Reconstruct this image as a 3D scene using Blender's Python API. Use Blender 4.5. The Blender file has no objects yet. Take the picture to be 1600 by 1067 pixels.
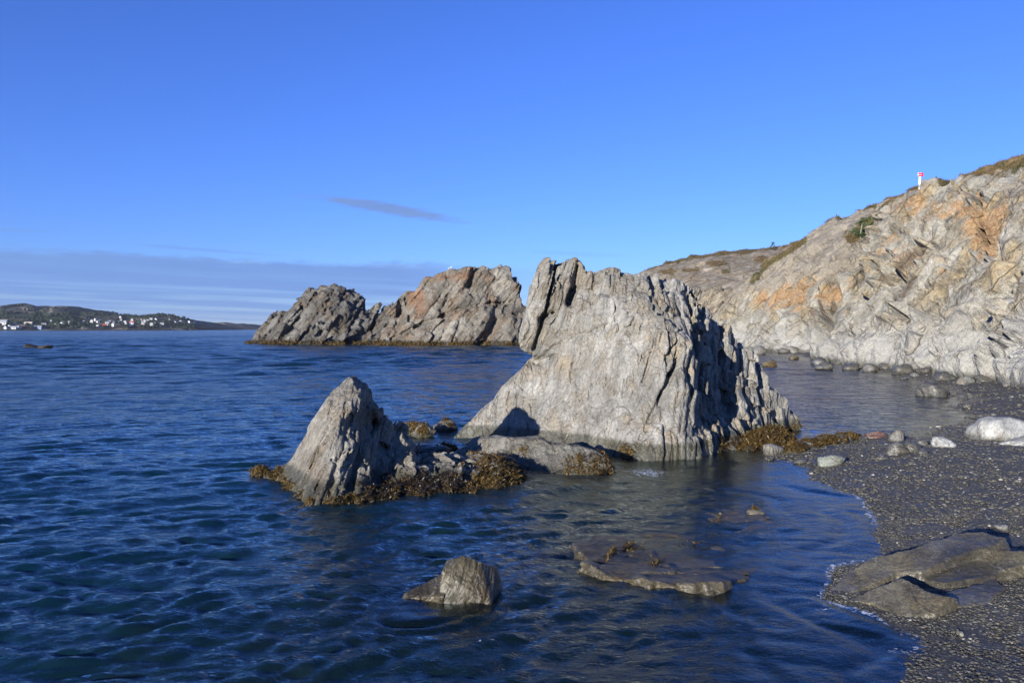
import bpy, bmesh, math, random
import numpy as np
import openvdb
from mathutils import Vector

# ------------------------------------------------------------------ camera, sky, sun, exposure
S = bpy.context.scene
COL = S.collection
F, HZ, CH = 1244.0, 514.0, 3.0        # focal length in photo pixels, horizon row, eye height above the water

cam = bpy.data.objects.new('camera', bpy.data.cameras.new('camera'))
COL.objects.link(cam)
cam.location = (0, 0, CH)
cam.rotation_euler = (math.radians(90), 0, 0)
cam.data.sensor_width = 36.0
cam.data.lens = 36.0 * F / 1600.0
cam.data.shift_y = -19.5 / 1600.0
cam.data.clip_start = 0.1
cam.data.clip_end = 60000
S.camera = cam

SUN_AZ, SUN_EL = math.radians(33.0), math.radians(10.5)   # light travels to the right of the view by SUN_AZ, downwards by SUN_EL
to_sun = Vector((-math.sin(SUN_AZ) * math.cos(SUN_EL), -math.cos(SUN_AZ) * math.cos(SUN_EL), math.sin(SUN_EL)))

S.view_settings.view_transform = 'Standard'
S.view_settings.look = 'None'
S.view_settings.gamma = 1.0
S.view_settings.use_curve_mapping = False
S.view_settings.exposure = 0.85
S.cycles.max_bounces = 8
S.cycles.transparent_max_bounces = 8
S.cycles.caustics_reflective = False
S.cycles.caustics_refractive = False

sun = bpy.data.objects.new('sun', bpy.data.lights.new('sun', 'SUN'))
COL.objects.link(sun)
sun.data.energy = 5.0
sun.data.angle = math.radians(0.5)
sun.data.color = (1.0, 0.945, 0.86)
sun.rotation_euler = to_sun.to_track_quat('Z', 'Y').to_euler()


class NT:
    """small helper for node trees"""
    def __init__(s, tree):
        s.t = tree
        s.n = tree.nodes
        s.l = tree.links

    def new(s, typ, **kw):
        nd = s.n.new(typ)
        for k, v in kw.items():
            if k in ('inp',):
                for kk, vv in v.items():
                    s.put(nd.inputs[kk], vv)
            else:
                setattr(nd, k, v)
        return nd

    def put(s, sock, v):
        if isinstance(v, bpy.types.NodeSocket):
            s.l.new(v, sock)
        elif isinstance(v, bpy.types.Node):
            s.l.new(v.outputs[0], sock)
        else:
            if sock.type == 'RGBA' and len(v) == 3:
                v = (*v, 1)
            sock.default_value = v

    def math(s, op, a, b=None, c=None, clamp=False):
        nd = s.n.new('ShaderNodeMath')
        nd.operation = op
        nd.use_clamp = clamp
        for i, v in enumerate((a, b, c)):
            if v is not None:
                s.put(nd.inputs[i], v)
        return nd.outputs[0]

    def vmath(s, op, a, b=None):
        nd = s.n.new('ShaderNodeVectorMath')
        nd.operation = op
        s.put(nd.inputs[0], a)
        if b is not None:
            s.put(nd.inputs[1], b)
        return nd.outputs['Value'] if op in ('DOT_PRODUCT', 'LENGTH') else nd.outputs[0]

    def sstep(s, x, lo, hi, a=0.0, b=1.0):
        nd = s.n.new('ShaderNodeMapRange')
        nd.interpolation_type = 'SMOOTHSTEP'
        s.put(nd.inputs['Value'], x)
        nd.inputs['From Min'].default_value = lo
        nd.inputs['From Max'].default_value = hi
        nd.inputs['To Min'].default_value = a
        nd.inputs['To Max'].default_value = b
        return nd.outputs[0]

    def mix(s, f, a, b, mode='MIX'):
        nd = s.n.new('ShaderNodeMix')
        nd.data_type = 'RGBA'
        nd.blend_type = mode
        s.put(nd.inputs[0], f)
        s.put(nd.inputs[6], a)
        s.put(nd.inputs[7], b)
        return nd.outputs[2]

    def noise(s, vec, scale, detail=4.0, rough=0.55, dist=0.0):
        nd = s.n.new('ShaderNodeTexNoise')
        s.put(nd.inputs['Vector'], vec)
        nd.inputs['Scale'].default_value = scale
        nd.inputs['Detail'].default_value = detail
        nd.inputs['Roughness'].default_value = rough
        nd.inputs['Distortion'].default_value = dist
        return nd.outputs[0]

    def comb(s, x, y, z):
        nd = s.n.new('ShaderNodeCombineXYZ')
        for i, v in enumerate((x, y, z)):
            s.put(nd.inputs[i], v)
        return nd.outputs[0]

    def sep(s, v):
        nd = s.n.new('ShaderNodeSeparateXYZ')
        s.put(nd.inputs[0], v)
        return nd.outputs

    def ramp(s, f, stops):
        nd = s.n.new('ShaderNodeValToRGB')
        cr = nd.color_ramp
        while len(cr.elements) < len(stops):
            cr.elements.new(0.5)
        for e, (p, c) in zip(cr.elements, stops):
            e.position = p
            e.color = (*c, 1)
        s.put(nd.inputs[0], f)
        return nd.outputs[0]

    def bump(s, h, strength, dist, normal=None):
        nd = s.n.new('ShaderNodeBump')
        nd.inputs['Strength'].default_value = strength
        nd.inputs['Distance'].default_value = dist
        s.put(nd.inputs['Height'], h)
        if normal is not None:
            s.put(nd.inputs['Normal'], normal)
        return nd.outputs[0]


def make_world():
    w = bpy.data.worlds.new('World')
    S.world = w
    w.use_nodes = True
    t = NT(w.node_tree)
    t.n.clear()
    out = t.new('ShaderNodeOutputWorld')
    bg = t.new('ShaderNodeBackground')
    bg.inputs['Strength'].default_value = 0.0853
    sky = t.new('ShaderNodeTexSky')
    sky.sky_type = 'NISHITA'
    sky.sun_disc = False
    sky.sun_elevation = SUN_EL
    sky.sun_rotation = math.atan2(to_sun.x, to_sun.y)
    sky.altitude = 0.0
    sky.air_density = 1.0
    sky.dust_density = 0.0
    sky.ozone_density = 3.0
    tc = t.new('ShaderNodeTexCoord')
    d = t.vmath('NORMALIZE', tc.outputs['Generated'])
    x, y, z = t.sep(d)
    el = t.math('ARCSINE', z)                      # radians above the horizon
    az = t.math('ARCTAN2', x, y)                   # radians to the right of the view
    col = t.mix(1.0, sky.outputs[0], t.mix(t.sstep(el, 0.30, 1.0), SKY_TINT, SKY_TINT_HIGH), 'MULTIPLY')
    # a low bank of grey blue layer cloud over the sea, thinning out to the right
    edge = t.noise(t.comb(t.math('MULTIPLY', az, 9.0), t.math('MULTIPLY', el, 30.0), 0.3), 1.0, 5, 0.6)
    top = t.math('ADD', t.math('MULTIPLY', az, -0.0135), 0.0785)
    rel = t.math('SUBTRACT', t.math('ADD', top, t.math('MULTIPLY', t.math('SUBTRACT', edge, 0.5), 0.022)), el)
    bank = t.sstep(t.math('ADD', rel, t.math('MULTIPLY', t.math('SUBTRACT', t.noise(t.comb(t.math('MULTIPLY', az, 60.0), t.math('MULTIPLY', el, 260.0), 2.0), 1.0, 5, 0.65), 0.5), 0.012)), -0.003, 0.006)
    bank = t.math('MULTIPLY', bank, t.math('MULTIPLY', t.sstep(az, -0.16, 0.10, 1.0, 0.0), t.sstep(el, -0.012, -0.004)))
    streak = t.noise(t.comb(t.math('MULTIPLY', az, 2.6), t.math('MULTIPLY', t.math('ADD', el, t.math('MULTIPLY', az, 0.025)), 95.0), 1.7), 1.0, 5, 0.6, 0.3)
    gapf = t.sstep(el, 0.030, 0.066, 0.62, 0.10)
    opac = t.math('SUBTRACT', 1.0, t.math('MULTIPLY', t.sstep(streak, 0.42, 0.62), gapf))
    opac = t.math('MULTIPLY', opac, t.sstep(el, 0.0, 0.05, 0.85, 1.0))
    bank = t.math('MULTIPLY', bank, opac)
    fine = t.noise(t.comb(t.math('MULTIPLY', az, 14.0), t.math('MULTIPLY', el, 110.0), 4.0), 1.0, 6, 0.6)
    ccol = t.mix(fine, CLOUD_A, CLOUD_B)
    ccol = t.mix(t.math('MULTIPLY', t.sstep(streak, 0.46, 0.60), t.sstep(el, 0.030, 0.060, 0.85, 0.10)), ccol, CLOUD_C)
    # bright torn rim of the bank
    rim = t.math('MULTIPLY', t.sstep(rel, -0.002, 0.002), t.sstep(rel, 0.002, 0.007, 1.0, 0.0))
    rim = t.math('MULTIPLY', rim, t.sstep(fine, 0.5, 0.7))
    ccol = t.mix(t.math('MULTIPLY', rim, 0.6), ccol, CLOUD_C)
    col = t.mix(t.math('MULTIPLY', bank, 0.9), col, ccol)
    # one small streak of cloud higher up
    def wisp(a0, e0, la, le, slope, amt, seed, col):
        da = t.math('SUBTRACT', az, a0)
        de = t.math('SUBTRACT', el, t.math('ADD', t.math('MULTIPLY', da, slope), e0))
        r = t.math('ADD', t.math('POWER', t.math('DIVIDE', t.math('ABSOLUTE', da), la), 2.0),
                   t.math('POWER', t.math('DIVIDE', t.math('ABSOLUTE', de), le), 2.0))
        nz = t.noise(t.comb(t.math('MULTIPLY', az, 22.0), t.math('MULTIPLY', el, 150.0), seed), 1.0, 6, 0.65)
        m = t.sstep(t.math('ADD', r, t.math('MULTIPLY', t.math('SUBTRACT', nz, 0.5), 2.2)), 0.05, 1.1, amt, 0.0)
        return t.mix(m, col, t.mix(fine, CLOUD_W, CLOUD_A))
    col = wisp(-0.150, 0.1475, 0.095, 0.0088, -0.145, 0.95, 8.0, col)
    col = wisp(-0.235, 0.1585, 0.05, 0.004, -0.05, 0.25, 3.0, col)
    col = wisp(-0.37, 0.0925, 0.10, 0.0025, -0.05, 0.40, 5.0, col)
    col = wisp(-0.56, 0.105, 0.06, 0.002, 0.02, 0.25, 6.0, col)
    col = wisp(0.08, 0.094, 0.07, 0.003, -0.05, 0.16, 2.0, col)
    t.put(bg.inputs['Color'], col)
    t.l.new(bg.outputs[0], out.inputs[0])


SKY_TINT = (0.495, 0.715, 1.56)
SKY_TINT_HIGH = (0.38, 0.70, 1.36)
CLOUD_A = (1.08, 2.00, 4.55)
CLOUD_B = (1.36, 2.45, 5.15)
CLOUD_W = (1.45, 2.3, 4.5)
CLOUD_C = (1.95, 3.05, 5.3)
make_world()


# ------------------------------------------------------------------ helpers
def U(px, py, D):
    """the point at forward distance D on the line of sight through photo pixel (px, py)"""
    return ((px - 800.0) / F * D, D, CH - (py - HZ) / F * D)


def UZ(px, py, z):
    """the same for a known height"""
    return U(px, py, (CH - z) * F / (py - HZ))


def nrm(v):
    v = np.asarray(v, float)
    return v / np.linalg.norm(v)


def frame(n, e):
    """orthonormal bedding frame: normal n, up-dip e, strike b"""
    n = nrm(n)
    e = np.asarray(e, float)
    e = nrm(e - n * (e @ n))
    return n, e, np.cross(n, e)


_rt = np.random.default_rng(7)
_TAB = _rt.random(64 * 64 * 64, dtype=np.float32)


def vnoise(P, seed=0):
    """smooth value noise in 0..1 at points (N,3)"""
    P = np.asarray(P, np.float32) + np.float32(seed * 17.31 + 500.0)
    i = np.floor(P).astype(np.int32)
    f = (P - i).astype(np.float32)
    f = f * f * (3 - 2 * f)
    i &= 63
    j = (i + 1) & 63
    x0, x1 = i[:, 0] << 12, j[:, 0] << 12
    y0, y1 = i[:, 1] << 6, j[:, 1] << 6
    z0, z1 = i[:, 2], j[:, 2]
    fx, fy, fz = f[:, 0], f[:, 1], f[:, 2]
    T = _TAB

    def lx(a, b):
        lo = T[x0 | a | b]
        return lo + (T[x1 | a | b] - lo) * fx
    a = lx(y0, z0); b = lx(y1, z0); a += (b - a) * fy
    c = lx(y0, z1); d = lx(y1, z1); c += (d - c) * fy
    return a + (c - a) * fz


def fbm(P, octv=4, seed=0, gain=0.5, lac=2.03):
    """fractal noise, about -1..1"""
    a, tot = 1.0, 0.0
    P = np.asarray(P, np.float32)
    out = np.zeros(len(P), np.float32)
    for o in range(octv):
        out += a * (vnoise(P, seed + o) * 2 - 1)
        tot += a
        a *= gain
        P = P * np.float32(lac)
    return out / np.float32(tot * 0.6)


def fbm2(x, y, octv=4, seed=0, gain=0.5):
    sh = np.shape(x)
    P = np.stack([np.ravel(x), np.ravel(y), np.full(np.size(x), 0.37)], 1)
    return fbm(P, octv, seed, gain).reshape(sh)


def hash01(*ints):
    h = np.zeros(np.shape(ints[0]), np.uint32)
    for k, a in enumerate(ints):
        h = (h ^ (a.astype(np.int64) & 0xffffffff).astype(np.uint32)) * np.uint32(2654435761)
        h ^= h >> np.uint32(15)
        h *= np.uint32(2246822519)
        h ^= h >> np.uint32(13)
    return (h & np.uint32(0xffffff)).astype(np.float32) / np.float32(0xffffff)


def facets(P, seed, tilt=1.0, soft=0.0):
    """cracked blocks: every cell of a jittered lattice is a tilted plane; returns (height -1..1, gap to the next cell)"""
    P = np.asarray(P, np.float32)
    base = np.floor(P - 0.5).astype(np.int32)
    best = np.full(len(P), 9e9, np.float32)
    sec = np.full(len(P), 9e9, np.float32)
    val = np.zeros(len(P), np.float32)
    wsum = np.zeros(len(P), np.float32)
    for dx in (0, 1):
        for dy in (0, 1):
            for dz in (0, 1):
                c = base + np.array([dx, dy, dz], np.int32)
                lin = ((c[:, 0] & 63) << 12) | ((c[:, 1] & 63) << 6) | (c[:, 2] & 63)
                r = [_TAB[(lin + k * 7919 + seed * 104729) & 262143] for k in range(6)]
                q = P - c
                ox, oy, oz = q[:, 0] - (r[0] * .7 + .15), q[:, 1] - (r[1] * .7 + .15), q[:, 2] - (r[2] * .7 + .15)
                dd = ox * ox + oy * oy + oz * oz
                v = (r[3] * 2 - 1) + tilt * ((r[4] * 2 - 1) * ox + (r[5] * 2 - 1) * oy + (r[3] * 3.7 % 1 * 2 - 1) * oz)
                m = dd < best
                sec = np.where(m, best, np.minimum(sec, dd))
                if soft:
                    w = np.exp(-soft * dd)
                    val += w * v
                    wsum += w
                else:
                    val = np.where(m, v, val)
                best = np.where(m, dd, best)
    if soft:
        val = val / (wsum + 1e-20)
    return val, np.sqrt(sec) - np.sqrt(best)


def strata(P, fr, th, seed, lt=(0.7, 2.2), lr=(0.5, 1.6), warp=0.12):
    """steep beds cut into blocks: returns (offset 0..1 per bed and block, distance to the nearest bed joint)"""
    n, e, b = fr
    rg = np.random.default_rng(seed)
    s = P @ n.astype(np.float32)
    t = P @ e.astype(np.float32)
    r = P @ b.astype(np.float32)
    s = s + np.float32(warp) * fbm(P * np.float32(0.6), 2, seed + 3)
    lo, hi = float(s.min()) - 1, float(s.max()) + 1
    tk = th * np.exp(rg.normal(0, 0.55, int((hi - lo) / th * 2.2) + 60))
    bd = (math.floor(lo) + np.cumsum(tk)).astype(np.float32)
    i = np.clip(np.searchsorted(bd, s), 1, len(bd) - 1)
    gap = np.minimum(s - bd[i - 1], bd[i] - s)
    L1 = rg.uniform(*lt, len(bd) + 1).astype(np.float32)
    L2 = rg.uniform(*lr, len(bd) + 1).astype(np.float32)
    p1 = rg.uniform(0, 9, len(bd) + 1).astype(np.float32)
    p2 = rg.uniform(0, 9, len(bd) + 1).astype(np.float32)
    k = np.floor((r + p2[i]) / L2[i])
    j = np.floor((t + p1[i] + 0.35 * L1[i] * hash01(i, k + 5)) / L1[i])
    o = 0.45 * hash01(i, i * 0 + 3) + 0.55 * hash01(i, j, k)
    return o, gap


def rbf(pts, vals, q, smooth=0.0):
    """thin interpolation through scattered control points (M,2) -> values at q (N,2)"""
    pts = np.asarray(pts, float)
    vals = np.asarray(vals, float)
    M = len(pts)
    A = np.zeros((M + 3, M + 3))
    r = np.linalg.norm(pts[:, None] - pts[None], axis=2)
    A[:M, :M] = r - smooth * np.eye(M)
    A[:M, M] = 1
    A[:M, M + 1:] = pts
    A[M, :M] = 1
    A[M + 1:, :M] = pts.T
    w = np.linalg.solve(A, np.concatenate([vals, np.zeros(3)]))
    out = np.full(len(q), w[M]) + q @ w[M + 1:]
    for m in range(M):
        out += w[m] * np.sqrt((q[:, 0] - pts[m, 0]) ** 2 + (q[:, 1] - pts[m, 1]) ** 2)
    return out


def poly_sd(poly, x, y):
    """signed distance to a closed polygon (negative inside)"""
    poly = np.asarray(poly, float)
    d = np.full(np.shape(x), 1e18)
    ins = np.zeros(np.shape(x), bool)
    for a, b in zip(poly, np.roll(poly, -1, 0)):
        ex, ey = b - a
        wx, wy = x - a[0], y - a[1]
        t = np.clip((wx * ex + wy * ey) / max(ex * ex + ey * ey, 1e-12), 0, 1)
        d = np.minimum(d, (wx - t * ex) ** 2 + (wy - t * ey) ** 2)
        c1 = (a[1] <= y) != (b[1] <= y)
        if abs(ey) > 1e-12:
            ins ^= c1 & (x < a[0] + (y - a[1]) * ex / ey)
    d = np.sqrt(d)
    return np.where(ins, -d, d)


def line_d(line, x, y):
    d = np.full(np.shape(x), 1e9)
    for a, b in zip(line[:-1], line[1:]):
        ex, ey = b[0] - a[0], b[1] - a[1]
        t = np.clip(((x - a[0]) * ex + (y - a[1]) * ey) / (ex * ex + ey * ey + 1e-9), 0, 1)
        d = np.minimum(d, np.hypot(x - a[0] - t * ex, y - a[1] - t * ey))
    return d


def sst(x, a, b):
    t_ = np.clip((x - a) / (b - a), 0, 1)
    return t_ * t_ * (3 - 2 * t_)


def proj(P):
    return 800 + F * P[:, 0] / P[:, 1], HZ - F * (P[:, 2] - CH) / P[:, 1]


def link(o, parent=None):
    COL.objects.link(o)
    if parent is not None:
        o.parent = parent
    return o


def tag(o, label=None, cat=None, group=None, kind=None):
    if label: o['label'] = label
    if cat: o['category'] = cat
    if group: o['group'] = group
    if kind: o['kind'] = kind
    return o


def mesh_from(name, V, Q, mat=None, smooth=False, parent=None, loc=None):
    """V (N,3), Q (M,3|4) -> one mesh object; loc moves the origin there"""
    V = np.asarray(V, np.float32)
    if loc is not None:
        V = V - np.asarray(loc, np.float32)
    Q = np.asarray(Q, np.int32)
    k = Q.shape[1]
    me = bpy.data.meshes.new(name)
    me.vertices.add(len(V))
    me.vertices.foreach_set('co', V.ravel())
    me.loops.add(Q.size)
    me.loops.foreach_set('vertex_index', Q.ravel())
    me.polygons.add(len(Q))
    me.polygons.foreach_set('loop_start', np.arange(len(Q), dtype=np.int32) * k)
    me.polygons.foreach_set('loop_total', np.full(len(Q), k, np.int32))
    me.polygons.foreach_set('use_smooth', np.full(len(Q), smooth, bool))
    me.update(calc_edges=True)
    me.validate()
    if mat:
        for m in (mat if isinstance(mat, (list, tuple)) else [mat]):
            me.materials.append(m)
    o = bpy.data.objects.new(name, me)
    if loc is not None:
        o.location = loc
    return link(o, parent)


def vadd(o, name, vals):
    at = o.data.attributes.new(name, 'FLOAT', 'POINT')
    at.data.foreach_set('value', np.asarray(vals, np.float32))


def grid_quads(nu, nv):
    i = np.arange(nu * nv).reshape(nu, nv)
    return np.stack([i[:-1, :-1].ravel(), i[1:, :-1].ravel(), i[1:, 1:].ravel(), i[:-1, 1:].ravel()], 1)


def vdb_mesh(d, org, h):
    """triangulate the zero level of a dense field; returns verts, quads pointing outwards"""
    bg = 3 * h
    g = openvdb.FloatGrid(bg)
    g.copyFromArray(np.ascontiguousarray(np.clip(d, -bg, bg), np.float32))
    V, Q = g.convertToQuads(isovalue=0.0)
    V = np.asarray(V, np.float32) * h + np.asarray(org, np.float32)
    Q = np.asarray(Q, np.int32)
    a, b, c, e = (V[Q[:, k]] for k in range(4))
    vol = np.einsum('ij,ij->i', a, np.cross(b, c)).sum() + np.einsum('ij,ij->i', a, np.cross(c, e)).sum()
    if vol < 0:
        Q = Q[:, ::-1]
    # keep the one connected body, drop loose crumbs
    lab = np.arange(len(V))
    for _ in range(400):
        m = lab[Q].min(1)
        new = lab.copy()
        for k in range(4):
            np.minimum.at(new, Q[:, k], m)
        new = new[new]
        new = new[new]
        if np.array_equal(new, lab):
            break
        lab = new
    root = np.argmax(np.bincount(lab))
    ok = lab == root
    Q = Q[ok[Q[:, 0]]]
    idx = np.cumsum(ok) - 1
    return V[ok], idx[Q].astype(np.int32)


def grain(P, fr, sc, seed):
    """striations along the beds"""
    n, e, b = fr
    q = np.stack([P @ n * 5.0, P @ e * 0.9, P @ b * 2.2], 1) * sc
    return fbm(q, 4, seed, 0.55)


def depth_rock(name, sil, front, amps, fr, h, th, seed, mat, zmin=-0.7, back=1.0, back0=0.25, carve=(), groove=0.05,
               grn=0.03, big=0.06, lt=(0.7, 2.2), lr=(0.5, 1.6), bulge=(), gsc=1.0, fac=0.0, fsc=2.0, pad=0.35):
    """a free standing rock: outline of its crest, the lie of its front face, and steep beds broken into blocks"""
    S3 = np.array([U(*p) for p in sil])
    Fp = np.array([U(*p[:3]) for p in front])
    x0, x1 = S3[:, 0].min() - pad, S3[:, 0].max() + pad
    z1 = S3[:, 2].max() + pad
    y0 = min(Fp[:, 1].min(), S3[:, 1].min()) - pad
    poly = [(p[0], p[2]) for p in S3]
    poly = [(S3[0, 0], zmin)] + poly + [(S3[-1, 0], zmin)]
    xs = np.arange(x0, x1, h)
    zs = np.arange(zmin - 3 * h, z1, h)
    X, Z = np.meshgrid(xs, zs, indexing='ij')
    q = np.stack([X.ravel(), Z.ravel()], 1)
    sd = poly_sd(poly, X, Z)
    yf = rbf(Fp[:, [0, 2]], Fp[:, 1], q, 0.02).reshape(X.shape)
    Dr = np.interp(xs, S3[np.argsort(S3[:, 0]), 0], S3[np.argsort(S3[:, 0]), 1])[:, None]
    for ln, w, dep in carve:
        L = [(U(*p)[0], U(*p)[2]) for p in ln]
        jit = fbm2(X * 2.5, Z * 2.5, 3, seed + 40) * 0.12 * min(1, w * 6)
        yf = yf + dep * np.exp(-(line_d(L, X + jit, Z + jit) / w) ** 2)
    if amps:
        A = np.array([U(p[0], p[1], p[2]) for p in amps])
        am = np.clip(rbf(A[:, [0, 2]], [p[3] for p in amps], q, 0.02), 0.01, 2).reshape(X.shape)
    else:
        am = np.full(X.shape, 0.1)
    gx, gz = np.gradient(yf, h)
    cf = 1 / np.sqrt(1 + gx ** 2 + gz ** 2)
    yb = np.maximum(yf, Dr) + back0 + back * np.maximum(0, -sd)
    y1 = float(np.max(np.where(sd < 0.1, yb, 0))) + pad
    ys = np.arange(y0, y1, h).astype(np.float32)
    d = np.maximum(sd[:, None, :].astype(np.float32), ((yf[:, None, :] - ys[None, :, None]) * cf[:, None, :]).astype(np.float32))
    d = np.maximum(d, (0.75 * (ys[None, :, None] - yb[:, None, :])).astype(np.float32))
    bw = float(am.max()) + groove + big + grn + 3 * h + 0.03
    idx = np.nonzero(np.abs(d) < bw)
    P = np.stack([xs[idx[0]], ys[idx[1]], zs[idx[2]]], 1).astype(np.float32)
    a = am[idx[0], idx[2]].astype(np.float32)
    o, gap = strata(P, fr, th, seed, lt, lr)
    dd = d[idx] + a * (o - 0.35) + groove * np.minimum(1, 0.35 + a * 3) * np.exp(-(gap / (0.7 * h + 0.006)) ** 2)
    dd += big * fbm(P * np.float32(0.9), 3, seed + 11)
    dd += grn * grain(P, fr, gsc, seed + 21) * (0.3 + np.minimum(1.3, a * 5))
    if fac:
        n, e, b = fr
        v, gp = facets(np.stack([P @ n * 2.0, P @ e * 0.8, P @ b * 1.1], 1).astype(np.float32) * fsc, seed)
        dd += fac * v * (0.15 + np.minimum(1.5, a * 5)) + 0.5 * fac * np.exp(-(gp / 0.06) ** 2)
    d[idx] = dd
    for ax in range(3):
        sl = [slice(None)] * 3
        for k in (0, -1):
            sl[ax] = k
            d[tuple(sl)] = 3 * h
    V, Q = vdb_mesh(d, (xs[0], ys[0], zs[0]), h)
    loc = (float(V[:, 0].mean()), float(V[:, 1].mean()), 0.0)
    ob = mesh_from(name, V, Q, mat, False, None, loc)
    return ob


def field_rock(name, env, lo, hi, fr, h, th, seed, mat, amp=0.05, groove=0.03, grn=0.015, big=0.03, fac=0.0, fsc=3.0,
               lt=(0.4, 1.2), lr=(0.4, 1.2), smooth=False):
    """a rock from an envelope function env(X,Y,Z)"""
    ax = [np.arange(lo[k], hi[k], h) for k in range(3)]
    X, Y, Z = np.meshgrid(*ax, indexing='ij')
    d = env(X, Y, Z).astype(np.float32)
    idx = np.nonzero(np.abs(d) < amp + groove + grn + big + fac + 3 * h)
    P = np.stack([ax[0][idx[0]], ax[1][idx[1]], ax[2][idx[2]]], 1).astype(np.float32)
    o, gap = strata(P, fr, th, seed, lt, lr, 0.04)
    dd = d[idx] + amp * (o - 0.4) + groove * np.exp(-(gap / (0.7 * h + 0.004)) ** 2)
    dd += big * fbm(P * np.float32(1.6), 3, seed + 11) + grn * grain(P, fr, 2.0, seed + 21)
    if fac:
        v, gp = facets(P * np.float32(fsc), seed)
        dd += fac * v
    d[idx] = dd
    for a in range(3):
        sl = [slice(None)] * 3
        for k in (0, -1):
            sl[a] = k
            d[tuple(sl)] = 3 * h
    V, Q = vdb_mesh(d, (ax[0][0], ax[1][0], ax[2][0]), h)
    loc = (float(V[:, 0].mean()), float(V[:, 1].mean()), float(max(V[:, 2].min(), 0)))
    return mesh_from(name, V, Q, mat, smooth, None, loc)


# ------------------------------------------------------------------ materials
def new_mat(name):
    m = bpy.data.materials.new(name)
    m.use_nodes = True
    t = NT(m.node_tree)
    t.n.clear()
    out = t.new('ShaderNodeOutputMaterial')
    return m, t, out


def principled(t, out, col, rough=0.8, normal=None, spec=0.4, **kw):
    p = t.new('ShaderNodeBsdfPrincipled')
    t.put(p.inputs['Base Color'], col)
    t.put(p.inputs['Roughness'], rough)
    t.put(p.inputs['Specular IOR Level'], spec)
    if normal is not None:
        t.put(p.inputs['Normal'], normal)
    for k, v in kw.items():
        t.put(p.inputs[k], v)
    t.l.new(p.outputs[0], out.inputs[0])
    return p


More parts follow.
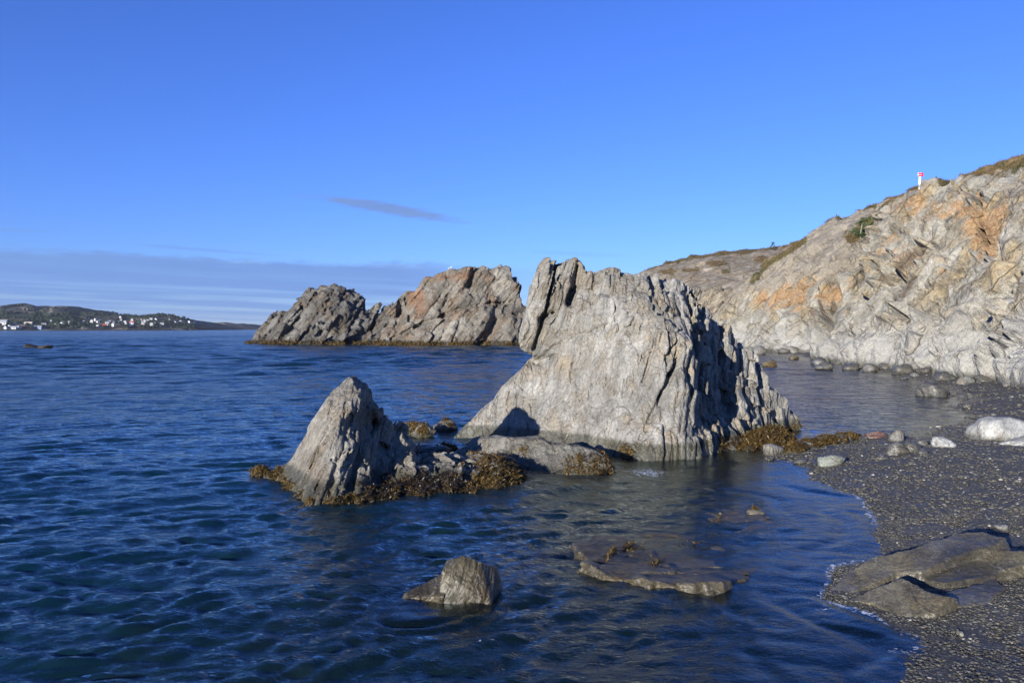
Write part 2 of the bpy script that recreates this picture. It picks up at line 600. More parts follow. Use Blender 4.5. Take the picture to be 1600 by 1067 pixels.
def rock_mat(name, cols, fr, sc=1.0, stain=None, veins=0.0, wet=None, veg=None, bumpd=0.03, streak=0.55, aniso=(6.0, 0.8, 2.0), lich=None, low=None, rough=0.85, patch=None, joint=1.0):
    """cols: dark, mid, pale, warm; stain: (colour, threshold, scale[, colour2]); wet: (height, softness, darkening)"""
    m, t, out = new_mat(name)
    geo = t.new('ShaderNodeNewGeometry')
    P = geo.outputs['Position']
    n, e, b = fr
    s = t.vmath('DOT_PRODUCT', P, tuple(n))
    u = t.vmath('DOT_PRODUCT', P, tuple(e))
    r = t.vmath('DOT_PRODUCT', P, tuple(b))
    wv = t.noise(P, 0.5 * sc, 3)
    s = t.math('ADD', s, t.math('MULTIPLY', wv, 0.5 / sc))
    Q = t.comb(t.math('MULTIPLY', s, aniso[0] * sc), t.math('MULTIPLY', u, aniso[1] * sc), t.math('MULTIPLY', r, aniso[2] * sc))
    Q2 = t.comb(t.math('MULTIPLY', s, 1.6 * sc), t.math('MULTIPLY', u, 0.45 * sc), t.math('MULTIPLY', r, 0.7 * sc))
    str_ = t.noise(Q, 1.0, 7, 0.65)
    bands = t.noise(Q2, 1.0, 4, 0.6, 0.4)
    blot = t.noise(P, 1.3 * sc, 6, 0.65, 0.3)
    fine = t.noise(P, 14.0 * sc, 6, 0.7)
    c = t.ramp(bands, [(0.32, cols[0]), (0.46, cols[1]), (0.60, cols[2])])
    c = t.mix(t.sstep(blot, 0.44, 0.68), c, cols[3])
    g = t.math('ADD', t.math('MULTIPLY', str_, streak), t.math('MULTIPLY', fine, 0.55))
    g = t.sstep(g, 0.30 * (streak + .55), 0.70 * (streak + .55), 0.50, 1.36)
    c = t.mix(1.0, c, t.comb(g, g, g), 'MULTIPLY')
    if stain:
        sn = t.noise(t.comb(t.math('MULTIPLY', s, 0.9 * stain[2]), t.math('MULTIPLY', u, 0.28 * stain[2]), t.math('MULTIPLY', r, 0.5 * stain[2])), 1.0, 6, 0.68, 0.5)
        if len(stain) > 4:
            at = t.new('ShaderNodeAttribute', attribute_name=stain[4]).outputs['Fac']
            sn = t.math('ADD', sn, t.math('MULTIPLY', t.math('SUBTRACT', at, 0.4), 0.75))
        sc2 = t.mix(t.sstep(fine, 0.35, 0.65), stain[0], stain[3])
        c = t.mix(t.sstep(sn, stain[1], stain[1] + 0.13, 0.0, 0.85), c, sc2)
    if patch:     # scree and dark brown bands, cleft and cave shade painted in, that lie where the photograph shows them
        for an_, cl_, cl2_ in patch:
            at = t.new('ShaderNodeAttribute', attribute_name=an_).outputs['Fac']
            pm = t.math('ADD', at, t.math('MULTIPLY', t.math('SUBTRACT', t.math('ADD', t.math('MULTIPLY', blot, 0.6), t.math('MULTIPLY', str_, 0.4)), 0.5), 1.3))
            c = t.mix(t.sstep(pm, 0.36, 0.62, 0.0, 0.9), c, t.mix(t.sstep(fine, 0.3, 0.7), cl_, cl2_))
    if veins:
        vn = t.noise(Q2, 1.7, 5, 0.6, 1.2)
        vv = t.math('ABSOLUTE', t.math('SUBTRACT', vn, 0.5))
        c = t.mix(t.sstep(vv, 0.0, 0.012, veins, 0.0), c, (0.55, 0.53, 0.48))
    if lich:
        ln = t.noise(P, lich[1], 6, 0.7, 0.3)
        c = t.mix(t.sstep(ln, lich[2], lich[2] + 0.06), c, lich[0])
    x, y, z = t.sep(P)
    zn = t.math('ADD', z, t.math('MULTIPLY', t.math('SUBTRACT', blot, 0.5), wet[1] * 2 if wet else 0.2))
    if low:       # pale, sea scoured rock towards the foot of a cliff
        c = t.mix(t.sstep(zn, low[1], low[2], low[3], 0.0), c, low[0])
    rgh = rough
    if veg:
        at = t.new('ShaderNodeAttribute', attribute_name='veg').outputs['Fac']
        vm = t.math('ADD', at, t.math('MULTIPLY', t.math('SUBTRACT', t.noise(P, veg[0], 6, 0.7), 0.5), 0.9))
        vc = t.ramp(t.noise(P, veg[0] * 0.6, 5, 0.65), [(0.36, veg[1]), (0.5, veg[2]), (0.63, veg[3])])
        vf = t.noise(P, veg[0] * 9, 4, 0.7)
        vg = t.sstep(vf, 0.3, 0.7, 0.6, 1.35)
        vc = t.mix(1.0, vc, t.comb(vg, vg, vg), 'MULTIPLY')
        c = t.mix(t.sstep(vm, 0.42, 0.58), c, vc)
    if wet:
        wm = t.sstep(zn, wet[0] - wet[1], wet[0] + wet[1], 1.0, 0.0)
        c = t.mix(wm, c, t.mix(1.0, c, wet[2], 'MULTIPLY'))
        rgh = t.math('ADD', rough, t.math('MULTIPLY', wm, 0.28 - rough))
    QW = t.vmath('ADD', t.vmath('MULTIPLY', Q2, (1.25, 0.45, 0.9)), t.comb(t.math('MULTIPLY', blot, 0.5), t.math('MULTIPLY', wv, 0.4), t.math('MULTIPLY', fine, 0.12)))
    ck1 = t.new('ShaderNodeTexVoronoi', feature='DISTANCE_TO_EDGE', inp={'Vector': QW, 'Scale': 1.5})
    ck2 = t.new('ShaderNodeTexVoronoi', feature='DISTANCE_TO_EDGE', inp={'Vector': QW, 'Scale': 4.6})
    gate = t.sstep(blot, 0.46, 0.62, 0.05, 1.0)
    c1 = t.sstep(ck1.outputs['Distance'], 0.0, 0.05)
    c2 = t.sstep(ck2.outputs['Distance'], 0.0, 0.07)
    h = t.math('ADD', t.math('MULTIPLY', str_, 1.0), t.math('MULTIPLY', fine, 0.7))
    h = t.math('ADD', h, t.math('MULTIPLY', c1, t.math('MULTIPLY', gate, 1.1)))
    h = t.math('ADD', h, t.math('MULTIPLY', c2, 0.22 * joint))
    nm = t.bump(h, 1.0, bumpd * 1.5)
    # mineral grit; joints darkened in the colour for crack shade and dirt
    grit = t.noise(P, 42.0 * sc, 3, 0.7)
    gg = t.sstep(grit, 0.30, 0.70, 0.74, 1.24)
    c = t.mix(1.0, c, t.comb(gg, gg, gg), 'MULTIPLY')
    jm = t.math('MULTIPLY', t.sstep(ck1.outputs['Distance'], 0.0, 0.035, 1.0, 0.0), t.math('MULTIPLY', gate, 0.50 * joint))
    jm = t.math('MAXIMUM', jm, t.math('MULTIPLY', t.sstep(ck2.outputs['Distance'], 0.0, 0.05, 1.0, 0.0), t.math('MULTIPLY', t.sstep(str_, 0.44, 0.62), 0.26 * joint)))
    c = t.mix(jm, c, t.mix(1.0, c, (0.34, 0.32, 0.28), 'MULTIPLY'))
    principled(t, out, c, rgh, nm, 0.35)
    return m


def simple_mat(name, col, rough=0.7, var=0.3, sc=8.0, spec=0.4, bump=0.0, obj_random=0.0, **kw):
    m, t, out = new_mat(name)
    geo = t.new('ShaderNodeNewGeometry')
    n = t.noise(geo.outputs['Position'], sc, 5, 0.65)
    g = t.sstep(n, 0.25, 0.75, 1 - var, 1 + var)
    c = t.mix(1.0, col, t.comb(g, g, g), 'MULTIPLY')
    if obj_random:
        oi = t.new('ShaderNodeObjectInfo')
        rr = t.math('MULTIPLY_ADD', oi.outputs['Random'], obj_random * 2, 1 - obj_random)
        c = t.mix(1.0, c, t.comb(rr, rr, rr), 'MULTIPLY')
    nm = t.bump(n, 0.6, bump) if bump else None
    principled(t, out, c, rough, nm, spec, **kw)
    return m


FR_BIG = frame((0.90, 0.34, -0.27), (0.27, 0.05, 0.95))
FR_SMALL = frame((0.86, 0.30, -0.42), (0.42, 0.05, 0.88))
FR_STACK = frame((0.72, 0.28, -0.60), (0.62, 0.10, 0.75))
FR_CLIFF = frame((-0.45, 0.62, 0.55), (0.62, 0.05, 0.70))
FR_FLAT = frame((0.05, -0.25, 0.96), (0.9, 0.3, 0.1))

GREY = ((0.145, 0.138, 0.12), (0.22, 0.212, 0.188), (0.29, 0.28, 0.252), (0.25, 0.212, 0.155))
M_BIG = rock_mat('grey_slate', GREY, FR_BIG, 1.0, ((0.22, 0.155, 0.09), 0.60, 1.1, (0.17, 0.12, 0.08)), 0.0,
                 (0.36, 0.05, (0.42, 0.43, 0.38)), patch=[('brown', (0.15, 0.132, 0.102), (0.225, 0.20, 0.158))])
M_SMALL = rock_mat('tan_slate', ((0.125, 0.116, 0.098), (0.195, 0.182, 0.154), (0.27, 0.253, 0.215), (0.245, 0.205, 0.148)), FR_SMALL, 1.3,
                   ((0.25, 0.175, 0.11), 0.62, 1.3, (0.19, 0.13, 0.08)), 0.0, (0.34, 0.08, (0.40, 0.41, 0.36)))
M_STACK = rock_mat('rusty_slate', ((0.095, 0.086, 0.070), (0.165, 0.148, 0.118), (0.24, 0.222, 0.185), (0.20, 0.140, 0.088)), FR_STACK, 0.20,
                   ((0.23, 0.125, 0.062), 0.535, 0.26, (0.15, 0.088, 0.055), 'rust'), 0.2, (0.9, 0.35, (0.35, 0.34, 0.30)), bumpd=0.2)
M_STACK_DARK = rock_mat('dark_slate_crag', ((0.062, 0.059, 0.051), (0.112, 0.106, 0.092), (0.18, 0.172, 0.152), (0.14, 0.112, 0.08)), FR_STACK, 0.22,
                        ((0.18, 0.11, 0.06), 0.60, 0.26, (0.11, 0.075, 0.05), 'rust'), 0.0, (0.9, 0.35, (0.35, 0.34, 0.30)), bumpd=0.25)
M_CLIFF = rock_mat('ochre_cliff_rock', ((0.13, 0.122, 0.103), (0.215, 0.203, 0.171), (0.30, 0.286, 0.245), (0.29, 0.232, 0.142)), FR_CLIFF, 0.30,
                   ((0.25, 0.128, 0.058), 0.55, 0.75, (0.33, 0.235, 0.12), 'rust'), 0.0, (0.45, 0.25, (0.33, 0.33, 0.30)),
                   (0.35, (0.055, 0.060, 0.018), (0.115, 0.090, 0.040), (0.16, 0.105, 0.055)), 0.10, 0.55, low=((0.305, 0.302, 0.282), 1.5, 5.5, 0.7), aniso=(5.0, 2.0, 3.0), joint=0.55,
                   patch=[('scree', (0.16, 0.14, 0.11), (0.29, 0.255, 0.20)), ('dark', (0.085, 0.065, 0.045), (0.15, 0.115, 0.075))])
M_HILL = rock_mat('gravelly_hill', ((0.155, 0.138, 0.108), (0.225, 0.195, 0.148), (0.29, 0.255, 0.20), (0.28, 0.22, 0.145)), FR_CLIFF, 0.35,
                  ((0.36, 0.22, 0.10), 0.60, 0.30, (0.40, 0.30, 0.17), 'rust'), 0.0, (0.45, 0.25, (0.33, 0.33, 0.30)),
                  (0.30, (0.055, 0.062, 0.018), (0.125, 0.092, 0.042), (0.17, 0.105, 0.055)), 0.12, 0.7)
M_WETROCK = rock_mat('wet_slate', ((0.048, 0.043, 0.030), (0.078, 0.070, 0.049), (0.115, 0.104, 0.074), (0.100, 0.082, 0.048)), FR_FLAT, 1.6,
                     ((0.10, 0.075, 0.035), 0.60, 1.5, (0.09, 0.06, 0.03)), 0.12, None, bumpd=0.006, rough=0.26, streak=0.4)
M_MIDROCK = rock_mat('damp_slate', ((0.10, 0.097, 0.080), (0.145, 0.138, 0.115), (0.185, 0.178, 0.15), (0.165, 0.14, 0.098)), FR_BIG, 1.4,
                     ((0.17, 0.12, 0.05), 0.60, 1.2, (0.14, 0.09, 0.04)), 0.2, (0.10, 0.07, (0.45, 0.45, 0.38)), rough=0.6)
M_WEED = simple_mat('bladder_wrack', (0.072, 0.046, 0.012), 0.5, 0.75, 7.0, 0.25)
M_WEEDDARK = simple_mat('dark_wrack', (0.024, 0.017, 0.010), 0.4, 0.6, 7.0, 0.4)


# ------------------------------------------------------------------ the beach and sea bed
SHORE_PX = [(1300, 930), (1318, 900), (1400, 852), (1372, 815), (1340, 780), (1262, 745), (1250, 727), (1205, 712),
            (1232, 697), (1300, 690), (1350, 681), (1440, 684), (1512, 655), (1490, 620), (1470, 600), (1400, 586), (1330, 574), (1270, 563),
            (1230, 553), (1165, 546)]
SHORE = [(2.0, -8), (2.2, 0.5), (2.6, 3.6), (2.9, 5.2), (3.25, 6.8)] + [U(1440, 995, 7.75)[:2]] + [UZ(px, py, 0)[:2] for px, py in SHORE_PX] + \
        [(26, 140), (18, 150), (22, 190), (60, 420), (400, 420), (400, -8)]
# rocks that lie just under the water raise the bed beneath them
SHOALS = [(UZ(1040, 850, 0)[:2], 1.35, 0.55), (UZ(700, 935, 0)[:2], 0.9, 0.75), (UZ(620, 960, 0)[:2], 0.8, 0.6), (UZ(640, 740, 0)[:2], 2.2, 1.0),
          (UZ(860, 720, 0)[:2], 2.2, 0.8), (UZ(1080, 740, 0)[:2], 2.0, 0.5), (UZ(240, 838, 0)[:2], 0.45, 1.3), (UZ(570, 880, 0)[:2], 0.8, 0.8)]


def bed(x, y):
    x = np.asarray(x, float); y = np.asarray(y, float)
    sd = poly_sd(SHORE, x, y)
    w = 0.22 * fbm2(x * 1.1, y * 1.1, 3, 5) * np.clip(np.hypot(x, y) / 12, 0.5, 3)
    sd = sd + w
    land = np.maximum(0, -sd)
    sea = np.maximum(0, sd)
    z = 0.095 * np.minimum(land, 3) + 0.045 * np.clip(land - 3, 0, 12) - 0.20 * np.minimum(sea, 6) - 0.25 * np.clip(sea - 6, 0, 24)
    z = z + 0.035 * fbm2(x * 0.8, y * 0.8, 3, 9) * np.clip(land, 0, 1)
    for (cx, cy), r, a in SHOALS:
        z = z + a * np.exp(-((x - cx) ** 2 + (y - cy) ** 2) / (r * r)) * (z < 0) * np.clip(-z * 1.2, 0, 1)
    return z


def ground_hit(px, py, water=True, up=0.0):
    """where the line of sight through a photo pixel meets the beach or the water"""
    D = np.geomspace(3, 300, 1500)
    x = (px - 800) / F * D
    z = CH - (py - HZ) / F * D
    g = bed(x, D) + up
    if water:
        g = np.maximum(g, 0.0)
    k = int(np.argmax(z <= g))
    return float(x[k]), float(D[k]), float(g[k])


def polar(r0, r1, g, az0, az1, da, far=None):
    r = [r0]
    while r[-1] < r1:
        r.append(r[-1] * g)
    if far:
        while r[-1] < far:
            r.append(r[-1] * 1.06)
    r = np.array(r)
    a = np.arange(math.radians(az0), math.radians(az1), da)
    R, A = np.meshgrid(r, a, indexing='ij')
    return R * np.sin(A), R * np.cos(A)


X, Y = polar(1.6, 260, 1.0125, -58, 64, 0.0125)
Zb = bed(X, Y)
Zb = Zb + 0.012 * fbm2(X * 6, Y * 6, 2, 3) * (Zb > -0.3)
V = np.stack([X.ravel(), Y.ravel(), Zb.ravel()], 1)
m, t, out = new_mat('dark_shingle')
geo = t.new('ShaderNodeNewGeometry')
P = geo.outputs['Position']
vor = t.new('ShaderNodeTexVoronoi', inp={'Vector': P, 'Scale': 26.0})
vor2 = t.new('ShaderNodeTexVoronoi', inp={'Vector': P, 'Scale': 75.0})
x_, y_, z_ = t.sep(P)
big_ = t.noise(P, 0.6, 5, 0.6)
hsv = t.new('ShaderNodeSeparateColor', inp={0: vor.outputs['Color']})
c = t.ramp(hsv.outputs[0], [(0.0, (0.034, 0.031, 0.024)), (0.55, (0.066, 0.060, 0.047)), (0.90, (0.100, 0.092, 0.075)), (0.99, (0.16, 0.15, 0.125))])
hs2 = t.new('ShaderNodeSeparateColor', inp={0: vor2.outputs['Color']})
c = t.mix(0.45, c, t.ramp(hs2.outputs[0], [(0.0, (0.032, 0.029, 0.023)), (0.7, (0.072, 0.066, 0.053)), (0.99, (0.16, 0.15, 0.125))]))
dry = t.sstep(t.math('ADD', z_, t.math('MULTIPLY', t.math('SUBTRACT', big_, 0.5), 0.5)), 0.40, 0.52)
c = t.mix(dry, c, t.mix(1.0, c, (2.3, 2.25, 2.2), 'MULTIPLY'))
hh = t.math('ADD', t.math('MULTIPLY', vor.outputs['Distance'], -1.0), t.math('MULTIPLY', vor2.outputs['Distance'], -0.5))
wetz = t.sstep(t.math('ADD', z_, t.math('MULTIPLY', t.math('SUBTRACT', big_, 0.5), 0.10)), 0.02, 0.12, 1.0, 0.0)
c = t.mix(t.math('MULTIPLY', wetz, 0.5), c, t.mix(1.0, c, (0.45, 0.45, 0.45), 'MULTIPLY'))
rgh_ = t.math('SUBTRACT', t.math('MULTIPLY_ADD', dry, 0.35, 0.58), t.math('MULTIPLY', wetz, 0.40))
principled(t, out, c, rgh_, t.bump(hh, 0.8, 0.03), 0.45)
M_SHINGLE = m
beach = mesh_from('beach_ground', V, grid_quads(*X.shape)[:, ::-1], M_SHINGLE, True)
tag(beach, 'dark grey shingle beach running down into the water', None, None, 'structure')

# ------------------------------------------------------------------ the sea
X, Y = polar(3.4, 420, 1.0044, -45, 49, 0.0066, 6600)
R = np.hypot(X, Y)
depth0 = -np.where(R < 200, bed(X, Y), -6.0)
rg = np.random.default_rng(11)
patchy = [np.clip(0.75 + 0.85 * fbm2(X * f_, Y * f_ * 1.3, 3, 90 + i_), 0.12, 1.9) for i_, f_ in enumerate((0.9, 0.55, 0.4, 0.7))]
Zw = np.zeros_like(X)
Xd = np.zeros_like(X)
Yd = np.zeros_like(X)
wx = X + 0.5 * fbm2(X * 0.35, Y * 0.35, 2, 31)
wy = Y + 0.5 * fbm2(X * 0.35 + 9, Y * 0.35, 2, 33)
sp = R * 0.0048
off = sst(R, 30, 110)
gust = np.clip(0.75 + 0.55 * fbm2(X * 0.05, Y * 0.018, 3, 50), 0.25, 1.5)
shel = np.clip(depth0 / 0.7, 0.20, 1.0) * np.where((X > 3.5) & (Y > 12) & (Y < 130), 0.62, 1.0)
for k in range(84):
    lam = 0.19 * (9.0 / 0.19) ** (k / 83.0) * rg.uniform(0.9, 1.1)
    th = math.radians(rg.normal(112, 38 if lam < 0.6 else 26))          # the wind sea runs in from the right
    amp = 0.0112 * (lam if lam < 0.9 else 0.9 * (lam / 0.9) ** 0.35) * rg.uniform(0.5, 1.5) * (1.45 if lam < 0.45 else 1.0)
    kx, ky = math.cos(th) * 2 * math.pi / lam, math.sin(th) * 2 * math.pi / lam
    ph = kx * wx + ky * wy + rg.uniform(0, 6.28)
    fade = np.clip((lam / np.maximum(sp, 1e-4) - 2.2) / 2.5, 0, 1)
    c_ = np.sin(ph)
    am_ = amp * fade * (patchy[k % 4] if lam < 1.6 else 1.0) * (1.0 if lam < 0.9 else (0.30 + 1.5 * off)) * gust * shel
    Zw += am_ * (c_ + 0.25 * np.cos(2 * ph))
    cs = np.cos(ph)
    Xd -= math.cos(th) * am_ * cs * 0.6
    Yd -= math.sin(th) * am_ * cs * 0.6
# drawn out swirls where the backwash runs over the stones
near = np.exp(-((X - 1.2) / 3.2) ** 2 - ((Y - 8.6) / 2.6) ** 2)
Zw += near * 0.018 * fbm2(X * 1.0 + 0.9 * fbm2(X * .5, Y * .5, 2, 61), Y * 2.6 + 1.2 * fbm2(X * 0.5, Y * 0.5, 2, 60), 3, 62)
# wavelets bent round to follow the shingle
edge_n = fbm2(X * 0.7, Y * 0.7, 3, 81)
sw = np.clip(depth0 / 0.05, 0, 1) * np.clip((0.75 - depth0) / 0.45, 0, 1) * (R < 60)
ph = depth0 * 2 * np.pi / 0.13 + 3.0 * edge_n
Zw += sw * (0.010 + 0.008 * fbm2(X * 0.9, Y * 0.9, 2, 83)) * (np.sin(ph) + 0.35 * np.cos(2 * ph + edge_n))
# a low swash front that has run up the gravel
V = np.stack([(X + Xd).ravel(), (Y + Yd).ravel(), Zw.ravel()], 1)
m, t, out = new_mat('sea_water')
geo = t.new('ShaderNodeNewGeometry')
P = geo.outputs['Position']
x_, y_, z_ = t.sep(P)
dist = t.vmath('LENGTH', t.comb(x_, y_, 0.0))
dep = t.new('ShaderNodeAttribute', attribute_name='depth').outputs['Fac']
P1 = t.comb(t.math('MULTIPLY', x_, 0.75), y_, 0.0)
n1 = t.noise(P1, 5.5, 6, 0.68, 0.6)
n2 = t.noise(P1, 1.3, 5, 0.62, 0.4)
n4 = t.noise(P1, 3.2, 4, 0.6, 0.4)
n3 = t.noise(P1, 0.30, 5, 0.6, 0.3)
nearf = t.sstep(dist, 10.0, 60.0, 1.0, 0.0)
midf = t.sstep(dist, 12.0, 45.0, 0.15, 1.0)
farf = t.sstep(dist, 60.0, 300.0)
hgt = t.math('ADD', t.math('MULTIPLY', n1, t.math('MULTIPLY_ADD', nearf, 0.016, 0.010)),
             t.math('ADD', t.math('ADD', t.math('MULTIPLY', n2, t.math('MULTIPLY', midf, 0.26)), t.math('MULTIPLY', n4, t.math('MULTIPLY', midf, 0.09))), t.math('MULTIPLY', n3, t.math('MULTIPLY', farf, 1.6))))
calm = t.sstep(dep, 0.0, 0.5, 0.35, 1.0)
bm = t.new('ShaderNodeBump')
bm.inputs['Distance'].default_value = 1.0
t.put(bm.inputs['Height'], hgt)
t.put(bm.inputs['Strength'], t.math('MULTIPLY', calm, 1.0))
fr_ = t.new('ShaderNodeFresnel', inp={'IOR': 1.333, 'Normal': bm.outputs[0]})
gl = t.new('ShaderNodeBsdfGlossy', inp={'Color': (0.88, 0.98, 1.0), 'Roughness': t.sstep(dist, 20.0, 400.0, 0.03, 0.16), 'Normal': bm.outputs[0]})
body = t.mix(t.sstep(dep, 0.2, 2.5), (0.005, 0.013, 0.013), (0.002, 0.017, 0.029))
df = t.new('ShaderNodeBsdfDiffuse', inp={'Color': body})
tr = t.new('ShaderNodeBsdfTransparent', inp={'Color': t.mix(t.sstep(dep, 0.0, 0.8), (0.80, 0.86, 0.84), (0.40, 0.55, 0.58))})
clear = t.math('POWER', 2.718, t.math('MULTIPLY', t.math('MAXIMUM', dep, 0.0), -2.4))
under = t.new('ShaderNodeMixShader', inp={0: clear, 1: df.outputs[0], 2: tr.outputs[0]})
wat = t.new('ShaderNodeMixShader', inp={0: fr_.outputs[0], 1: under.outputs[0], 2: gl.outputs[0]})
deep = t.new('ShaderNodeBsdfPrincipled', inp={'Base Color': body, 'IOR': 1.333, 'Roughness': t.sstep(t.math('LOGARITHM', dist, 10.0), 1.1, 2.5, 0.04, 0.17), 'Normal': bm.outputs[0]})
far_w = t.new('ShaderNodeMixShader', inp={0: t.sstep(dist, 16.0, 45.0), 1: wat.outputs[0], 2: deep.outputs[0]})
wat = far_w
fo = t.noise(P, 11.0, 7, 0.75, 1.0)
foam_at = t.new('ShaderNodeAttribute', attribute_name='foam').outputs['Fac']
fm = t.sstep(t.math('ADD', fo, t.math('MULTIPLY', foam_at, 0.32)), 0.70, 0.80)
fm = t.math('MULTIPLY', fm, t.sstep(foam_at, 0.02, 0.25))
fd = t.new('ShaderNodeBsdfDiffuse', inp={'Color': (0.62, 0.66, 0.70)})
fin = t.new('ShaderNodeMixShader', inp={0: fm, 1: wat.outputs[0], 2: fd.outputs[0]})
t.l.new(fin.outputs[0], out.inputs[0])
M_SEA = m
sea = mesh_from('sea', V, grid_quads(*X.shape)[:, ::-1], M_SEA, True)
depth = depth0 + Zw
vadd(sea, 'depth', depth.ravel())
foam = np.clip(1 - np.abs(depth - 0.010) / 0.022, 0, 1) * (R < 40) * np.clip(0.42 + 0.9 * fbm2(X * 0.5, Y * 0.5, 2, 71), 0, 1)
for px, py, rr, aa in [(1010, 738, 0.55, 0.75), (960, 730, 0.3, 0.6), (840, 728, 0.35, 0.5), (905, 835, 0.10, 0.8), (965, 900, 0.16, 0.6), (1285, 945, 0.3, 0.5),
                       (1410, 985, 0.22, 0.45), (1415, 1020, 0.2, 0.5), (405, 735, 0.3, 0.6), (640, 925, 0.12, 0.6), (1225, 662, 0.35, 0.4),
                       (36, 543, 2.0, 0.8), (105, 543, 2.5, 0.7), (440, 537, 2.2, 0.8), (577, 541, 2.0, 0.7), (1390, 570, 1.4, 0.25), (760, 1005, 0.1, 0.5)]:
    p = UZ(px, py, 0)
    foam = np.maximum(foam, aa * np.exp(-(((X - p[0]) / rr) ** 2 + ((Y - p[1]) / (rr * 1.3)) ** 2)))
vadd(sea, 'foam', foam.ravel())
tag(sea, 'dark blue rippled sea reaching across the bay to the horizon', None, None, 'structure')


# ------------------------------------------------------------------ cliffs, hills and the far shore
def loft(rows, ds, amp_fn, fr, seed, per, soft=5):
    """a surface through polylines (rows from foot to crest); per = metres per quad"""
    rows = [np.array(r, float) for r in rows]
    n = len(rows[0])
    L = np.mean([np.linalg.norm(np.diff(r, axis=0), axis=1).sum() for r in rows[1:-1]])
    nu = int(L / per)
    H = np.linalg.norm(np.diff(np.array(rows), axis=0), axis=2).mean(1)
    u = np.linspace(0, n - 1, nu)
    dense = np.array([np.stack([np.interp(u, np.arange(n), r[:, k]) for k in range(3)], 1) for r in rows])
    ker = np.ones(max(3, nu // (n * soft)) | 1)
    ker /= ker.sum()
    hw = len(ker) // 2
    dense = np.stack([np.stack([np.convolve(np.pad(dense[i, :, k], hw, 'edge'), ker, 'valid') for k in range(3)], 1) for i in range(len(rows))])
    vs = []
    for i, hh in enumerate(H):
        k = max(2, int(hh / per / ds[i]))
        vs += list(i + np.arange(k) / k)
    vs.append(len(rows) - 1)
    vs = np.array(vs)
    i0 = np.clip(vs.astype(int), 0, len(rows) - 2)
    f = vs - i0
    im, ip = np.maximum(i0 - 1, 0), np.minimum(i0 + 2, len(rows) - 1)
    f_ = f[:, None, None]
    a, b = dense[i0], dense[i0 + 1]
    ma, mb = (b - dense[im]) * 0.35, (dense[ip] - a) * 0.35
    G = (2 * f_ ** 3 - 3 * f_ ** 2 + 1) * a + (f_ ** 3 - 2 * f_ ** 2 + f_) * ma + (-2 * f_ ** 3 + 3 * f_ ** 2) * b + (f_ ** 3 - f_ ** 2) * mb
    du = np.gradient(G, axis=1)
    dv = np.gradient(G, axis=0)
    N = np.cross(du, dv)
    N /= np.linalg.norm(N, axis=2, keepdims=True) + 1e-9
    Vv = np.repeat(vs[:, None], nu, 1)
    Uu = np.repeat(np.linspace(0, n - 1, nu)[None], len(vs), 0)
    P = G.reshape(-1, 3)
    d = amp_fn(P, Uu.ravel(), Vv.ravel())
    return P + N.reshape(-1, 3) * d[:, None], grid_quads(len(vs), nu), Uu.ravel(), Vv.ravel()


def crag(P, fr, seed, th, sc):
    n, e, b = fr
    o, gap = strata(P.astype(np.float32), fr, th, seed, (2.0 * sc, 6.0 * sc), (1.2 * sc, 4.0 * sc), 0.5 * sc)
    q = np.stack([P @ n * 0.56, P @ e * 0.20, P @ b * 0.32], 1) / sc
    q = q + 0.25 * fbm(P * 0.4 / sc, 2, seed + 2)[:, None]
    v, gp = facets(q.astype(np.float32), seed, 1.8, 26.0)
    v2, gp2 = facets((q * 2.7).astype(np.float32), seed + 5, 1.8, 18.0)
    g = fbm(np.stack([P @ n * 1.3, P @ e * 0.6, P @ b * 0.9], 1) / sc, 5, seed + 7, 0.6)
    w_ = fbm(P * 0.35 / sc, 2, seed + 9)[:, None] * 1.2
    rdg = 1 - 2 * np.abs(fbm(np.stack([P @ n * 0.55, P @ e * 0.22, P @ b * 0.4], 1) / sc + w_ * 0.3, 5, seed + 12, 0.6))
    m_ = sst(fbm(P * 0.16 / sc, 2, seed + 14), -0.4, 0.5)
    return 0.20 * (o - 0.5) * m_ * sst(gap, 0.0, 0.35 * sc) + 0.62 * v + 0.17 * v2 + 0.14 * g + 0.17 * rdg - 0.16 * np.exp(-(gp / 0.09) ** 2) * m_


# near headland cliff, columns from its far (left) end towards the beach
base = [(1292, 552, 104), (1271, 562, 77), (1330, 570, 65), (1400, 575, 57), (1470, 579, 50), (1540, 584, 43.5), (1605, 590, 38), (1730, 600, 31), (1900, 620, 25)]
mid = [(1345, 500, 104), (1306, 525, 79), (1345, 525, 67), (1410, 515, 60), (1475, 510, 53), (1545, 508, 47), (1612, 505, 41), (1735, 500, 34), (1920, 500, 28)]
upp = [(1385, 420, 104), (1362, 432, 84), (1385, 415, 72), (1428, 408, 66), (1485, 398, 59), (1548, 390, 54), (1612, 390, 48), (1740, 385, 40), (1930, 370, 34)]
crest = [(1392, 340, 106), (1380, 334, 88), (1402, 316, 80), (1437, 301, 74), (1500, 290, 68), (1545, 287, 63), (1605, 284, 57), (1740, 270, 48), (1930, 230, 40)]
hill = [(1405, 330, 112), (1396, 324, 96), (1420, 310, 86), (1450, 299, 80), (1510, 286, 77), (1550, 268, 77), (1605, 253, 75), (1740, 225, 72), (1930, 180, 65)]
rows = [[U(*p) for p in r] for r in (base, mid, upp, crest, hill)]
toe = [(p[0] - 0.8, p[1] - 0.8, -1.0) for p in rows[0]]
back = [(p[0] + 10, p[1] + 14, p[2] - 1.5) for p in rows[4]]


